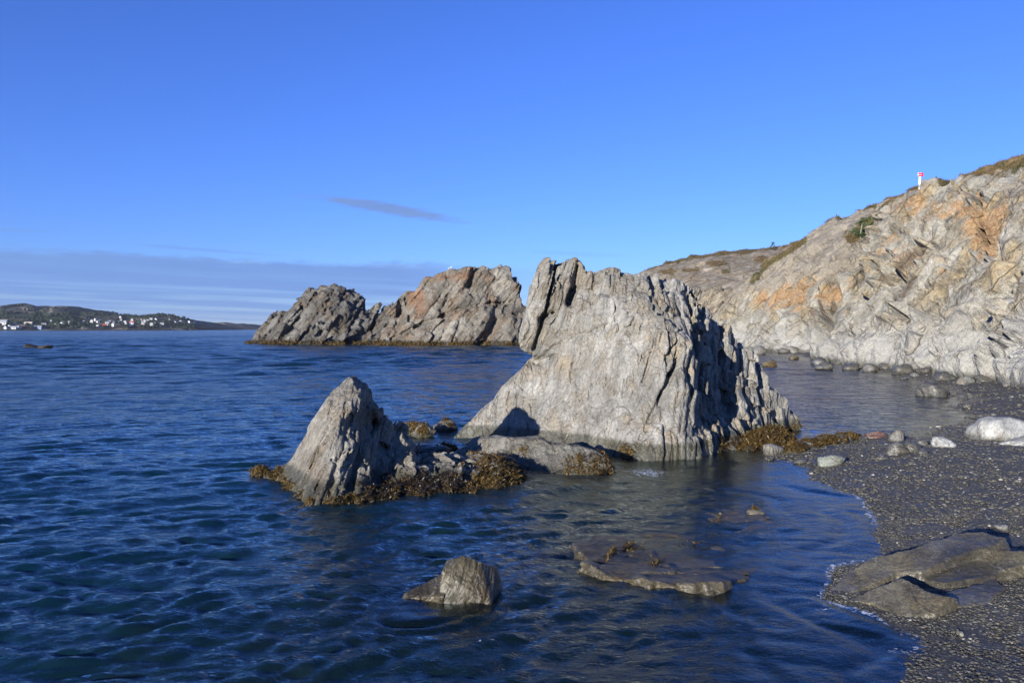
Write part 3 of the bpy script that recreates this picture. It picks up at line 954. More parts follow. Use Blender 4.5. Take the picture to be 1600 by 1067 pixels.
# the long joints and slab edges that cross the headland
NEAR_JOINTS = [([(1292, 556), (1330, 525), (1372, 486), (1402, 462)], 4, 0.9), ([(1340, 562), (1385, 520), (1440, 500)], 3.5, 0.7), ([(1420, 470), (1440, 430), (1452, 395)], 3.5, 0.9),
               ([(1402, 505), (1412, 512), (1424, 504)], 2.5, 1.2), ([(1545, 300), (1532, 345), (1548, 385), (1538, 425)], 2.5, 0.9), ([(1440, 405), (1490, 372), (1530, 335)], 3, 0.7),
               ([(1480, 560), (1520, 520), (1580, 500)], 3, 0.6), ([(1594, 425), (1588, 465), (1578, 500)], 2.5, 1.2), ([(1432, 312), (1424, 335), (1408, 352)], 2.5, 0.9),
               ([(1465, 470), (1500, 440), (1545, 410)], 3, 0.6), ([(1380, 345), (1386, 395), (1376, 440)], 3.5, 1.2), ([(1500, 300), (1492, 330), (1470, 352)], 2.5, 0.7),
               ([(1592, 515), (1589, 535)], 3, 1.2), ([(1560, 560), (1585, 540), (1612, 532)], 3, 0.6)]


def near_amp(P, u, v):
    a = 0.95 * sst(v, 0.3, 1.3) * (1 - 0.62 * sst(v, 3.9, 4.4)) + 0.30
    d = a * crag(P, FR_CLIFF, 5, 0.9, 1.0) + 0.9 * fbm(P * 0.10, 3, 8) * sst(v, 1.0, 2.0) * (1 - sst(v, 3.0, 4.0))
    # wall of the notch on the left edge
    px, py = proj(P)
    for (cx, cy, wx_, wy_, dep, rot) in [(1410, 400, 44, 8, 2.4, 0.9), (1392, 440, 14, 26, 2.0, -0.2), (1540, 478, 6, 36, 0.8, -0.4), (1418, 500, 18, 4, 0.9, -0.4), (1590, 455, 3, 22, 1.0, -0.25), (1592, 524, 5, 14, 0.9, 0.1), (1300, 545, 30, 4, 0.5, 0.8)]:
        c_, s_ = math.cos(rot), math.sin(rot)
        dx, dy = px - cx, -(py - cy)
        d = d - dep * np.exp(-((dx * c_ + dy * s_) / wx_) ** 2 - ((-dx * s_ + dy * c_) / wy_) ** 2)
    jx, jy = px + 7 * fbm(P * 0.45, 3, 71), py + 7 * fbm(P * 0.45, 3, 72)
    for ln_, w_, dep in NEAR_JOINTS:
        q_ = line_d(ln_, jx, jy) / w_
        d = d - dep * np.exp(-q_ ** 2) + 0.55 * dep * np.exp(-((q_ - 2.2) / 1.1) ** 2)
    return d


V, Q, uu, vv = loft([toe] + rows + [back], [2, 1, 1, 1, 1.5, 3], near_amp, FR_CLIFF, 5, 0.13)
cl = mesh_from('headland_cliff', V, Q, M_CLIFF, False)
vadd(cl, 'veg', sst(vv, 4.05, 4.5) * 0.95 - 0.12)
px, py = proj(V)
rust = 0.20 + 0.30 * np.exp(-((px - 1410) / 70) ** 2 - ((py - 400) / 45) ** 2) + 0.50 * np.exp(-((px - 1545) / 45) ** 2 - ((py - 360) / 60) ** 2) \
    + 0.35 * np.exp(-((px - 1440) / 80) ** 2 - ((py - 320) / 30) ** 2) - 0.35 * sst(py, 470, 530)
vadd(cl, 'rust', rust)
vadd(cl, 'scree', 0.75 * np.exp(-((px - 1575) / 45) ** 2 - ((py - 292) / 9) ** 2) + 0.5 * sst(px, 1560, 1590) * np.exp(-((py - 330) / 30) ** 2))
dk = lambda ln_, w_: np.exp(-(line_d(ln_, px, py) / w_) ** 2)  # dark brown rock, plus the shade of the clefts painted into the colour
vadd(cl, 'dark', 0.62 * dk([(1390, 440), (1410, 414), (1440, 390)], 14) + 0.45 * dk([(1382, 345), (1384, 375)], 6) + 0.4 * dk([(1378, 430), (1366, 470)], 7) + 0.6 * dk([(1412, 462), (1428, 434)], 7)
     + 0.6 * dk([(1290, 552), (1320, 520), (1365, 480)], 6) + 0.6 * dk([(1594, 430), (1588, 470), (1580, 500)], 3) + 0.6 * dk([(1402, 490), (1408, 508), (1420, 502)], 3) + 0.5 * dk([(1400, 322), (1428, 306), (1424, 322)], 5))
tag(cl, 'tall ochre and grey cliff of the near headland above the shingle', None, None, 'structure')

# the cliff behind it
base = [(1060, 546, 134), (1095, 545, 130), (1130, 543, 126), (1170, 547, 113), (1220, 551, 101), (1262, 555, 93), (1298, 557, 90), (1340, 559, 92), (1400, 560, 94), (1480, 562, 96)]
mid = [(1068, 538, 135), (1102, 525, 131), (1140, 505, 128), (1180, 495, 118), (1232, 490, 107), (1275, 485, 99), (1312, 480, 96), (1350, 478, 98), (1405, 475, 100), (1480, 470, 102)]
upp = [(1075, 530, 136), (1108, 508, 132), (1150, 478, 129), (1190, 455, 124), (1245, 432, 116), (1290, 418, 109), (1328, 408, 106), (1362, 400, 107), (1410, 395, 108), (1490, 385, 110)]
crest = [(1080, 522, 138), (1113, 496, 135), (1160, 450, 134), (1196, 417, 133), (1240, 385, 131), (1262, 372, 130), (1310, 346, 127), (1350, 329, 124), (1395, 316, 120), (1500, 305, 116)]
rows = [[U(*p) for p in r] for r in (base, mid, upp, crest)]
toe = [(p[0] - 1.5, p[1] - 1.0, -1.0) for p in rows[0]]
back = [(p[0] + 12, p[1] + 22, p[2] - 2.5) for p in rows[3]]


def back_amp(P, u, v):
    a = 1.5 * sst(v, 0.3, 1.4) * (1 - 0.72 * sst(v, 2.6, 3.3)) + 0.30
    d = a * crag(P, FR_CLIFF, 15, 1.1, 1.2) + 1.3 * fbm(P * 0.08, 3, 18) * sst(v, 1.0, 2.0) * (1 - sst(v, 3.2, 4.0))
    px, py = proj(P)
    for (cx, cy, wx_, wy_, dep) in [(1303, 482, 8, 15, 11.0), (1160, 522, 9, 6, 2.5), (1187, 430, 3, 6, 2.0), (1262, 500, 5, 14, 1.2), (1228, 470, 12, 10, 1.0)]:
        d = d - dep * np.exp(-((px - cx + 0.35 * (py - cy)) / wx_) ** 2 - ((py - cy) / wy_) ** 2)
    d = d + 2.2 * np.exp(-((px - 1275) / 11) ** 2 - ((py - 505) / 30) ** 2)
    return d


V, Q, uu, vv = loft([toe] + rows + [back], [2, 1, 1, 1, 3], back_amp, FR_CLIFF, 15, 0.145)
cl = mesh_from('back_cliff', V, Q, M_CLIFF, False)
px, py = proj(V)
veg = np.maximum(sst(vv, 3.72, 4.0) * 0.8, 0.95 * np.exp(-(line_d([(1395, 330), (1365, 345), (1330, 372)], px, py) / 13) ** 2)) - 0.10
veg = np.maximum(veg, 0.8 * np.exp(-(line_d([(1175, 440), (1200, 412), (1255, 376)], px, py) / 9) ** 2) - 0.1)
vadd(cl, 'veg', veg)
vadd(cl, 'rust', 0.18 + 0.28 * np.exp(-((px - 1300) / 90) ** 2 - ((py - 450) / 45) ** 2) + 0.35 * np.exp(-((px - 1220) / 60) ** 2 - ((py - 470) / 30) ** 2)
     + 0.3 * np.exp(-((px - 1105) / 4) ** 2 - ((py - 465) / 12) ** 2))
vadd(cl, 'scree', 0.85 * sst(vv, 2.5, 3.05))
vadd(cl, 'dark', 0.9 * np.exp(-((px - 1303) / 7) ** 2 - ((py - 482) / 14) ** 2) + 0.7 * np.exp(-(line_d([(1280, 470), (1290, 500), (1312, 505)], px, py) / 5) ** 2))  # shade of the cave mouth painted into the rock colour
tag(cl, 'long pale cliff with rusty patches behind the near headland', None, None, 'structure')

# gravelly hill behind the big rock
crest = [(868, 546), (898, 528), (925, 496), (948, 464), (972, 442), (1005, 425), (1040, 412), (1075, 404), (1110, 398), (1150, 393), (1190, 389), (1215, 385), (1250, 379), (1300, 372)]
rows = [[U(x, 547, 152) for x, y in crest], [U(x, 0.5 * (y + 547) + 5, 158) for x, y in crest], [U(x, y + 0.30 * (547 - y), 166) for x, y in crest], [U(x, y, 188) for x, y in crest]]
toe = [(p[0] - 2, p[1] - 1.0, -1.0) for p in rows[0]]
back = [(p[0] + 6, p[1] + 35, p[2] - 4) for p in rows[3]]


def hill_amp(P, u, v):
    a = 1.5 * sst(v, 0.3, 1.4) * (1 - 0.8 * sst(v, 2.5, 3.0)) + 0.15
    return a * crag(P, FR_CLIFF, 25, 1.4, 1.5) + 1.2 * fbm(P * 0.06, 3, 28) * (1 - sst(v, 3.4, 4.0))


V, Q, uu, vv = loft([toe] + rows + [back], [2, 1, 1, 1, 3], hill_amp, FR_CLIFF, 25, 0.30)
hl = mesh_from('hill', V, Q, M_HILL, False)
px, py = proj(V)
veg = np.maximum(sst(vv, 3.55, 3.95) * 0.85, 0) - 0.1
for cx, cy, a, b in [(1120, 412, 26, 9), (1135, 425, 12, 5), (1190, 405, 20, 9), (1080, 422, 25, 5), (1045, 425, 22, 7)]:
    veg = np.maximum(veg, 0.75 * np.exp(-((px - cx) / a) ** 2 - ((py - cy) / b) ** 2) - 0.05)
vadd(hl, 'veg', veg)
vadd(hl, 'rust', 0.25 + 0 * vv)
tag(hl, 'bare brown hill with grassy patches behind the big sea rock', None, None, 'structure')

# the far side of the bay
m, t, out = new_mat('far_heath')
geo = t.new('ShaderNodeNewGeometry')
P = geo.outputs['Position']
x_, y_, z_ = t.sep(P)
PP = t.comb(x_, t.math('MULTIPLY', y_, 0.5), t.math('MULTIPLY', z_, 3.0))
a1 = t.noise(PP, 0.006, 5, 0.65)
a2 = t.noise(PP, 0.035, 5, 0.7)
c = t.ramp(a1, [(0.36, (0.022, 0.030, 0.018)), (0.50, (0.044, 0.042, 0.028)), (0.60, (0.078, 0.066, 0.046)), (0.70, (0.13, 0.118, 0.10))])
g = t.sstep(a2, 0.3, 0.7, 0.55, 1.4)
c = t.mix(1.0, c, t.comb(g, g, g), 'MULTIPLY')
rk = t.new('ShaderNodeAttribute', attribute_name='rock').outputs['Fac']
c = t.mix(t.sstep(t.math('ADD', rk, t.math('MULTIPLY', t.math('SUBTRACT', a2, 0.5), 1.2)), 0.35, 0.65), c, t.mix(a1, (0.13, 0.115, 0.09), (0.27, 0.235, 0.18)))
principled(t, out, c, 0.9, t.bump(a2, 0.7, 12.0), 0.2)
M_FAR = m
crest = [(-220, 470, 2300), (-80, 482, 2250), (0, 481, 2250), (18, 477.5, 2250), (34, 475.5, 2250), (50, 476, 2250), (60, 478, 2250), (68, 485, 2200), (76, 483.5, 2100), (84, 480, 2080), (98, 478.5, 2080),
         (110, 479, 2080), (118, 486, 2080), (128, 490, 2050), (150, 490, 2050), (175, 494, 2050), (200, 495, 2050), (225, 496, 2050), (243, 493, 2050), (256, 493, 2050),
         (272, 495.5, 2050), (284, 500.5, 2050), (296, 503.5, 2050), (308, 509, 2060)]
base = [(x, 516.6 - 0.4 * max(0, x) / 300, 0) for x, y, d in crest]
rows = [[UZ(x, y + 0.1, 0.0) for x, y, d in base]]
sl = [U(x, y, d) for x, y, d in crest]
low_ = [tuple(np.array(a) * 0.88 + np.array(b) * 0.12 + np.array([0, 0, 2.5])) for a, b in zip(rows[0], sl)]
md_ = [tuple(np.array(a) * 0.45 + np.array(b) * 0.55 + np.array([0, 0, -3.0])) for a, b in zip(rows[0], sl)]
toe = [(p[0], p[1] - 10, -4) for p in rows[0]]
back = [(p[0], p[1] + 500, p[2] - 25) for p in sl]


def far_amp(P, u, v):
    v1, gp = facets((P * 0.016).astype(np.float32), 3, 1.5)
    return (4.5 * fbm(P * 0.012, 4, 44) + 3.0 * v1) * sst(v, 0.9, 2.0) * (1 - 0.55 * sst(v, 3.6, 4.0))


far_rows = [toe, rows[0], low_, md_, sl, back]
V, Q, uu, vv = loft(far_rows, [2, 0.6, 0.7, 0.8, 3], far_amp, FR_CLIFF, 3, 5.0, 12)
fs = mesh_from('far_shore', V, Q, M_FAR, False)
px, py = proj(V)
rock = 0.85 * np.exp(-((vv - 1.5) / 0.5) ** 2) * (0.3 + 0.7 * (np.exp(-((px - 68) / 14) ** 2) + np.exp(-((px - 128) / 9) ** 2) + np.exp(-((px - 182) / 12) ** 2) + np.exp(-((px - 275) / 14) ** 2))) \
    + 0.5 * np.exp(-((px - 40) / 22) ** 2 - ((py - 481) / 6) ** 2) + 0.6 * np.exp(-((px - 79) / 6) ** 2 - ((py - 486) / 6) ** 2) + 0.35 * np.exp(-((px - 258) / 22) ** 2 - ((py - 497) / 4) ** 2)
vadd(fs, 'rock', rock)
tag(fs, 'low dark hills with flat tops along the far shore of the bay', None, None, 'structure')
FAR_V = V

crest = [(255, 507.5), (280, 505), (300, 503.6), (320, 504), (342, 505), (352, 503.5), (362, 505), (372, 506.2), (382, 505.3), (396, 508), (406, 511.5), (430, 513.2), (470, 513.4)]
sl = [U(x, y, 2900) for x, y in crest]
rows = [[UZ(x, 514.9 + 0.25, 0.0) for x, y in crest]]
rows[0] = [(p[0] * 0.8, p[1] * 0.8, 0) for p in rows[0]]
rows[0] = [((x - 800) / F * 2500, 2500, 0) for x, y in crest]
toe = [(p[0], p[1] - 10, -4) for p in rows[0]]
md_ = [tuple(np.array(a) * 0.6 + np.array(b) * 0.4 + np.array([0, 0, 7.0 if i < 9 else 1.5])) for i, (a, b) in enumerate(zip(rows[0], sl))]
back = [(p[0], p[1] + 400, p[2] - 12) for p in sl]
V, Q, uu, vv = loft([toe, rows[0], md_, sl, back], [2, 0.6, 0.8, 3], lambda P, u, v: (4.0 * fbm(P * 0.012, 4, 54)) * sst(v, 0.9, 2.0) * (1 - 0.6 * sst(v, 2.6, 3.0)), FR_CLIFF, 3, 6.0, 12)
fh = mesh_from('far_headland', V, Q, M_FAR, False)
px, py = proj(V)
vadd(fh, 'rock', 0.7 * np.exp(-((px - 347) / 6) ** 2 - ((py - 507) / 4) ** 2) + 0.15)
tag(fh, 'low dark headland beyond the village on the far shore', None, None, 'structure')


# ------------------------------------------------------------------ sea rocks
def outline(D, pts):
    return [(x, y, D) for x, y in pts]


big_sil = [(708, 694, 22), (716, 680, 22), (740, 655, 22), (770, 627, 22.2), (785, 605, 22.4), (802, 590, 22.5), (826, 562, 22.5), (838, 557, 22.4), (824, 552, 22.3), (812, 543, 22.3), (815, 520, 22.3), (822, 490, 22.3),
           (832, 440, 22.3), (840, 415, 22.3), (850, 403, 22.3), (862, 406, 22.3), (880, 411, 22.3), (892, 408, 22.3), (905, 412, 22.3), (924, 426, 22.3), (945, 422, 22.3),
           (956, 419, 22.1), (968, 424, 22), (985, 430, 21.9), (1000, 434, 21.8), (1012, 424, 21.8), (1030, 424, 21.7), (1048, 431, 21.7), (1064, 440, 21.7), (1082, 448, 21.8), (1102, 462, 22),
           (1118, 482, 22.1), (1134, 504, 22.3), (1152, 522, 22.5), (1166, 538, 22.7), (1184, 556, 22.8), (1198, 582, 23), (1214, 600, 23.3), (1224, 628, 23.7), (1236, 652, 24), (1243, 668, 24.2), (1246, 692, 24.2)]
big_front = [(712, 690, 21.9), (780, 690, 21.3), (850, 696, 20.5), (930, 706, 19.5), (1000, 722, 18.0), (1080, 718, 18.25), (1150, 702, 19.9), (1235, 672, 23.5),
             (770, 650, 21.9), (830, 625, 21.6), (900, 620, 20.7), (980, 620, 19.5), (1040, 620, 18.85), (1080, 610, 18.7),
             (835, 565, 22.2), (900, 545, 21.3), (980, 520, 20.4), (1040, 500, 20.1), (1076, 540, 19.3),
             (832, 520, 21.9), (845, 450, 21.9), (870, 430, 22.0), (900, 440, 21.8), (960, 450, 21.3), (1000, 450, 21.2), (1040, 468, 20.9), (900, 490, 21.4), (860, 545, 21.7),
             (1112, 520, 22.2), (1112, 600, 21.6), (1132, 650, 21.1), (1160, 600, 22.8), (1192, 640, 22.6), (1105, 700, 18.9), (1212, 655, 23.0), (1088, 470, 21.9), (1180, 690, 21.3), (1140, 560, 22.5)]
big_amp = [(720, 680, 22, .04), (850, 650, 21, .03), (950, 650, 20, .03), (1040, 650, 19, .06), (900, 560, 21, .04), (1000, 540, 20, .07), (830, 480, 22, .10), (900, 450, 22, .14), (960, 460, 21, .13),
           (1000, 430, 21.5, .30), (1060, 460, 21.5, .48), (1050, 520, 20, .22), (1080, 620, 19, .24), (1110, 560, 21, .60), (1150, 620, 21, .52), (1130, 690, 19.5, .26), (1190, 600, 23, .34), (1220, 650, 24, .26), (1050, 700, 18, .09)]
big_carve = [([(838, 560, 22), (870, 540, 22), (920, 518, 21.5), (980, 493, 21), (1020, 482, 20.8)], 0.07, 0.10),
             ([(906, 412, 22), (898, 440, 22), (889, 474, 21.8)], 0.10, 0.55), ([(872, 410, 22), (860, 450, 22), (848, 500, 22), (836, 545, 22)], 0.06, 0.35),
             ([(845, 498, 22), (862, 490, 22)], 0.08, 0.25), ([(812, 560, 22.4), (838, 566, 22.3), (858, 560, 22)], 0.10, 0.35),
             ([(1062, 545, 19.5), (1045, 600, 19), (1015, 660, 18.6), (990, 715, 18.2)], 0.05, 0.14), ([(1050, 585, 19), (1032, 625, 18.9)], 0.05, 0.2),
             ([(980, 570, 19.8), (975, 620, 19.5)], 0.03, 0.06), ([(925, 600, 20.5), (918, 640, 20.3), (945, 672, 20), (952, 690, 19.6)], 0.035, 0.09),
             ([(880, 575, 21), (872, 620, 21)], 0.03, 0.06), ([(895, 570, 21), (882, 640, 21)], 0.025, 0.05), ([(1022, 520, 20.2), (1000, 600, 19.6)], 0.03, 0.07),
             ([(1090, 470, 21.5), (1098, 560, 21), (1105, 640, 20.4)], 0.22, 0.5), ([(1135, 560, 22), (1145, 650, 21)], 0.14, 0.4)]
big = depth_rock('sea_rock', big_sil, big_front, big_amp, FR_BIG, 0.0325, 0.19, 3, M_BIG, back=0.5, back0=0.8, carve=big_carve, groove=0.05, grn=0.026, big=0.05,
                 lt=(0.4, 1.6), lr=(0.22, 0.8), fac=0.065, fsc=1.4, zmin=-0.55)
V, N_ = None, None
V = np.empty(len(big.data.vertices) * 3, np.float32); big.data.vertices.foreach_get('co', V); V = V.reshape(-1, 3) + np.array(big.location, np.float32)
px, py = proj(V)
vadd(big, 'brown', 0.30 * sst(548 - 0.30 * (px - 840) - py, -20, 60) * (1 - sst(px, 985, 1040)) + 0.15)
tag(big, 'huge pale grey rock with a broken jagged top, the largest one standing in the water', 'rock')

small_sil = [(398, 752, 16), (425, 738, 16), (455, 718, 16), (478, 685, 16), (500, 648, 16), (512, 628, 16), (526, 607, 16), (538, 595, 16), (547, 589, 16), (556, 598, 16), (569, 607, 16), (575, 630, 16), (592, 638, 16),
             (610, 657, 16.1), (622, 668, 16.2), (634, 687, 16.3), (648, 700, 16.4), (655, 716, 16.4), (690, 712, 16.4), (715, 716, 16.4), (745, 712, 16.5), (780, 712, 16.6), (806, 724, 16.6), (825, 745, 16.6), (840, 770, 16.6)]
small_front = [(425, 745, 15.9), (455, 765, 14.8), (490, 789, 13.55), (540, 784, 13.75), (600, 780, 14.0), (660, 778, 14.15), (740, 770, 14.5), (800, 762, 15.0), (832, 748, 15.9),
               (455, 725, 15.7), (480, 700, 15.4), (510, 690, 14.6), (530, 660, 14.8), (550, 640, 15.0), (560, 620, 15.3), (548, 600, 15.8), (545, 700, 14.3), (530, 745, 13.9),
               (580, 660, 15.9), (600, 700, 15.8), (630, 720, 15.6), (600, 745, 14.7), (660, 740, 14.9), (720, 735, 15.0), (780, 730, 15.4), (690, 722, 15.7)]
small_amp = [(430, 740, 16, .05), (480, 700, 15.5, .07), (520, 700, 14.5, .10), (545, 610, 16, .02), (565, 620, 15.8, .06), (550, 660, 15, .12), (550, 700, 14.5, .18), (590, 670, 16, .22), (600, 700, 15.8, .30), (620, 740, 15, .30), (680, 735, 15, .28), (750, 740, 15, .22), (810, 750, 15.5, .12), (500, 770, 13.7, .08)]
small_carve = [([(520, 655, 15), (505, 700, 14.6), (490, 740, 14.2)], 0.03, 0.07), ([(545, 650, 15), (528, 720, 14.3), (515, 770, 13.8)], 0.035, 0.10), ([(498, 660, 15.4), (478, 715, 15), (462, 745, 15)], 0.025, 0.05),
               ([(575, 640, 15.6), (560, 720, 14.8), (550, 780, 14)], 0.07, 0.25)]
small = depth_rock('sea_rock', small_sil, small_front, small_amp, FR_SMALL, 0.026, 0.12, 8, M_SMALL, back=0.5, back0=0.55, carve=small_carve, groove=0.04, grn=0.026, big=0.025,
                   lt=(0.35, 1.5), lr=(0.22, 0.7), fac=0.03, fsc=1.8, zmin=-0.4, gsc=1.2)
tag(small, 'pointed tan grey rock pyramid with dark seaweed round its foot', 'rock')

# far stacks
ls = [(388, 545), (398, 528), (402, 517), (412, 508), (425, 497), (436, 488), (450, 484), (456, 474), (464, 471), (472, 460), (480, 451), (492, 449), (510, 446.5), (528, 447), (540, 450), (551, 451), (556, 460), (566, 464), (569, 480), (571, 486),
      (577, 488), (583, 478), (588, 474), (594, 477), (589, 491), (596, 489), (602, 480), (612, 478), (618, 500), (620, 545)]
lf = [(398, 534, 160), (440, 536, 152), (480, 537, 150), (520, 538, 148), (560, 539, 148), (610, 539, 149), (430, 505, 160), (465, 480, 158), (480, 510, 153), (500, 470, 157), (530, 460, 158), (520, 500, 153), (555, 480, 159), (560, 510, 152), (590, 500, 157), (540, 520, 150), (600, 520, 153)]
lst = depth_rock('sea_stack', outline(162, ls), lf, [(400, 530, 160, .9), (500, 470, 158, .7), (560, 480, 158, .9), (470, 520, 152, 1.8), (540, 520, 150, 1.9), (600, 500, 155, .6)], FR_STACK, 0.25, 1.6, 31, M_STACK_DARK,
                 zmin=-2.5, back=0.8, back0=2, groove=0.45, grn=0.40, big=0.55, lt=(2, 7), lr=(1.5, 4), fac=0.35, fsc=0.25, pad=2.0, gsc=0.16,
                 carve=[([(575, 480, 155), (572, 515, 152)], 0.8, 3.0), ([(512, 480, 157), (505, 520, 153)], 0.8, 1.6)])
tag(lst, 'dark craggy sea stack with a rounded top, left of the rusty stack', 'sea stack')
V = np.empty(len(lst.data.vertices) * 3, np.float32); lst.data.vertices.foreach_get('co', V); V = V.reshape(-1, 3) + np.array(lst.location, np.float32)
vadd(lst, 'rust', 0.12 + 0.22 * sst(V[:, 2], 6, 10))
rs = [(588, 545), (597, 533), (600, 515), (606, 495), (612, 482), (618, 470), (626, 460), (640, 455), (648, 454), (655, 441), (663, 433), (676, 430), (690, 424), (702, 420), (718, 418), (735, 417), (745, 416), (760, 413), (768, 416), (780, 418), (790, 415), (798, 415),
      (803, 430), (809, 448), (812, 470), (813, 480), (822, 483), (824, 500), (822, 545)]
rf = [(597, 537, 146), (640, 539, 144), (700, 540, 142), (760, 540, 141.5), (820, 540, 143), (605, 510, 150), (630, 480, 151), (660, 470, 149), (650, 510, 145.5), (700, 450, 149), (740, 435, 149), (740, 465, 148), (790, 435, 150), (790, 470, 150), (700, 505, 144.5),
      (760, 490, 145), (800, 500, 145), (770, 478, 148.5), (690, 492, 147.5), (818, 500, 147)]
rst = depth_rock('sea_stack', outline(151, rs), rf, [(600, 520, 148, .4), (660, 460, 149, .35), (740, 440, 149, .3), (790, 450, 150, .35), (660, 520, 144, .5), (740, 520, 143, .5), (800, 520, 144, 1.2), (810, 480, 146, 1.2)], FR_STACK, 0.23, 1.7, 37, M_STACK,
                 zmin=-2.5, back=0.8, back0=2, groove=0.25, grn=0.25, big=0.25, lt=(3, 9), lr=(2, 6), fac=0.25, fsc=0.22, pad=2.0, gsc=0.16,
                 carve=[([(610, 530, 146), (660, 505, 146), (710, 485, 147), (760, 475, 148), (800, 473, 149)], 0.35, 1.1), ([(738, 420, 149), (732, 446, 149)], 0.4, 1.4), ([(770, 505, 144), (750, 535, 142)], 1.2, 2.2), ([(617, 515, 147), (622, 470, 150)], 0.4, 1.0),
                        ([(700, 460, 149), (690, 485, 148)], 0.35, 0.7)])
tag(rst, 'broad distant sea stack with a rusty orange upper face above sloping beds', 'sea stack')
V = np.empty(len(rst.data.vertices) * 3, np.float32); rst.data.vertices.foreach_get('co', V); V = V.reshape(-1, 3) + np.array(rst.location, np.float32)
px, py = proj(V)
upface = sst(506 - 0.19 * (px - 640) - py, -8, 10)
vadd(rst, 'rust', 0.14 + 0.19 * upface + 0.26 * np.exp(-((px - 705) / 55) ** 2 - ((py - 432) / 10) ** 2) + 0.3 * np.exp(-((px - 650) / 18) ** 2 - ((py - 465) / 22) ** 2) - 0.25 * sst(px, 770, 800))


# ------------------------------------------------------------------ lower rocks round the sea rocks
low_sil = [(700, 712, 18.6), (715, 702, 18.6), (740, 690, 18.4), (765, 685, 18.2), (790, 687, 18), (820, 684, 17.9), (842, 683, 17.8), (860, 691, 17.6), (885, 690, 17.5), (905, 693, 17.3), (925, 698, 17.2), (940, 706, 17.1), (952, 722, 17), (962, 746, 17)]
low_front = [(700, 722, 18.4), (760, 722, 18.0), (800, 728, 17.4), (840, 735, 16.8), (890, 740, 16.45), (930, 742, 16.35), (958, 738, 16.7), (720, 702, 18.5), (800, 700, 17.7), (860, 705, 17.2), (910, 708, 16.9), (945, 722, 16.7)]
lowr = depth_rock('sea_rock', low_sil, low_front, None, FR_BIG, 0.034, 0.22, 51, M_MIDROCK, back=0.9, back0=0.25, groove=0.02, grn=0.012, big=0.05, lt=(.5, 1.2), lr=(.4, 1), fac=0.02, fsc=1.6, zmin=-0.5)
tag(lowr, 'low rounded grey green ledge rock between the pyramid and the largest rock', 'rock')
rid_sil = [(1205, 712, 19.3), (1228, 700, 19.3), (1245, 692, 19.6), (1262, 686, 20), (1285, 681, 20.4), (1310, 679, 20.8), (1335, 677, 21.2), (1350, 683, 21.4), (1362, 694, 21.6)]
rid_front = [(1205, 716, 18.6), (1235, 712, 18.7), (1265, 706, 19.2), (1300, 699, 19.9), (1340, 694, 20.8), (1245, 700, 19.0), (1290, 689, 20.0), (1330, 684, 20.9)]
ridg = depth_rock('sea_rock', rid_sil, rid_front, [(1230, 705, 19, .07), (1300, 690, 20, .07), (1350, 690, 21, .06)], FR_BIG, 0.028, 0.10, 57, M_MIDROCK, back=0.7, back0=0.15, groove=0.03, grn=0.012, big=0.04, lt=(.2, .5), lr=(.15, .4), zmin=-0.3, pad=0.2)
tag(ridg, 'low ribbed rock ridge matted with golden seaweed, leading to the shingle', 'rock')
mnd_sil = [(1128, 712, 20.5), (1145, 692, 20.8), (1165, 680, 21), (1185, 673, 21.3), (1205, 668, 21.5), (1222, 671, 21.6), (1234, 682, 21.7), (1240, 696, 21.7)]
mnd_front = [(1130, 712, 19.2), (1160, 707, 19.3), (1200, 702, 19.9), (1236, 694, 21.0), (1160, 692, 20.0), (1200, 684, 20.7), (1222, 682, 21.3)]
mnd = depth_rock('sea_rock', mnd_sil, mnd_front, None, FR_BIG, 0.036, 0.15, 59, M_MIDROCK, back=0.6, back0=0.15, groove=0.02, grn=0.012, big=0.06, zmin=-0.3, pad=0.2)
tag(mnd, 'weed covered hump of rock at the right foot of the largest rock', 'rock')


def hull_env(pts, rnd=0.02):
    bm = bmesh.new()
    for p in pts:
        bm.verts.new(p)
    bmesh.ops.convex_hull(bm, input=bm.verts)
    bm.normal_update()
    c = sum((Vector(p) for p in pts), Vector()) / len(pts)
    pl = []
    for f_ in bm.faces:
        n_ = f_.normal.copy()
        k = f_.calc_center_median()
        if n_ @ (k - c) < 0:
            n_ = -n_
        if n_.length > .5:
            pl.append((n_.x, n_.y, n_.z, n_ @ k))
    bm.free()

    def env(X, Y, Z):
        d = np.full(X.shape, -9e9)
        for a, b, c_, k in pl:
            v = a * X + b * Y + c_ * Z - k
            d = np.maximum(d, v)
        return d
    return env


def bounds(pts, pad):
    A = np.array(pts)
    return A.min(0) - pad, A.max(0) + pad


# the split block in the near water
blk = [U(722, 869, 8.95), U(700, 876, 9.0), U(752, 880, 8.95), U(770, 888, 9.05), U(692, 892, 8.85), U(692, 938, 8.78), U(768, 946, 8.66), U(780, 915, 9.0), U(776, 890, 9.25),
       U(722, 872, 9.25), U(690, 945, 8.9), (-0.80, 8.72, -.25), (-0.2, 8.60, -.25), (-0.05, 9.2, -.25), (-.75, 9.4, -.25)]
fin = [U(692, 896, 9.1), U(665, 912, 9.0), U(632, 926, 8.9), U(690, 932, 8.75), U(640, 934, 8.8), U(690, 898, 9.3), (-0.8, 8.8, -.2), (-1.35, 8.85, -.2), (-0.8, 9.3, -.2)]
e1, e2 = hull_env(blk), hull_env(fin)
lo, hi = bounds(blk + fin, 0.12)
M_BLOCK = rock_mat('olive_wet_slate', ((0.030, 0.026, 0.015), (0.049, 0.043, 0.025), (0.072, 0.064, 0.040), (0.066, 0.047, 0.020)), FR_SMALL, 2.0, ((0.16, 0.10, 0.035), 0.58, 2.0, (0.20, 0.15, 0.09)), 0.3,
                   (0.10, 0.08, (0.6, 0.6, 0.55)), bumpd=0.006, rough=0.36)
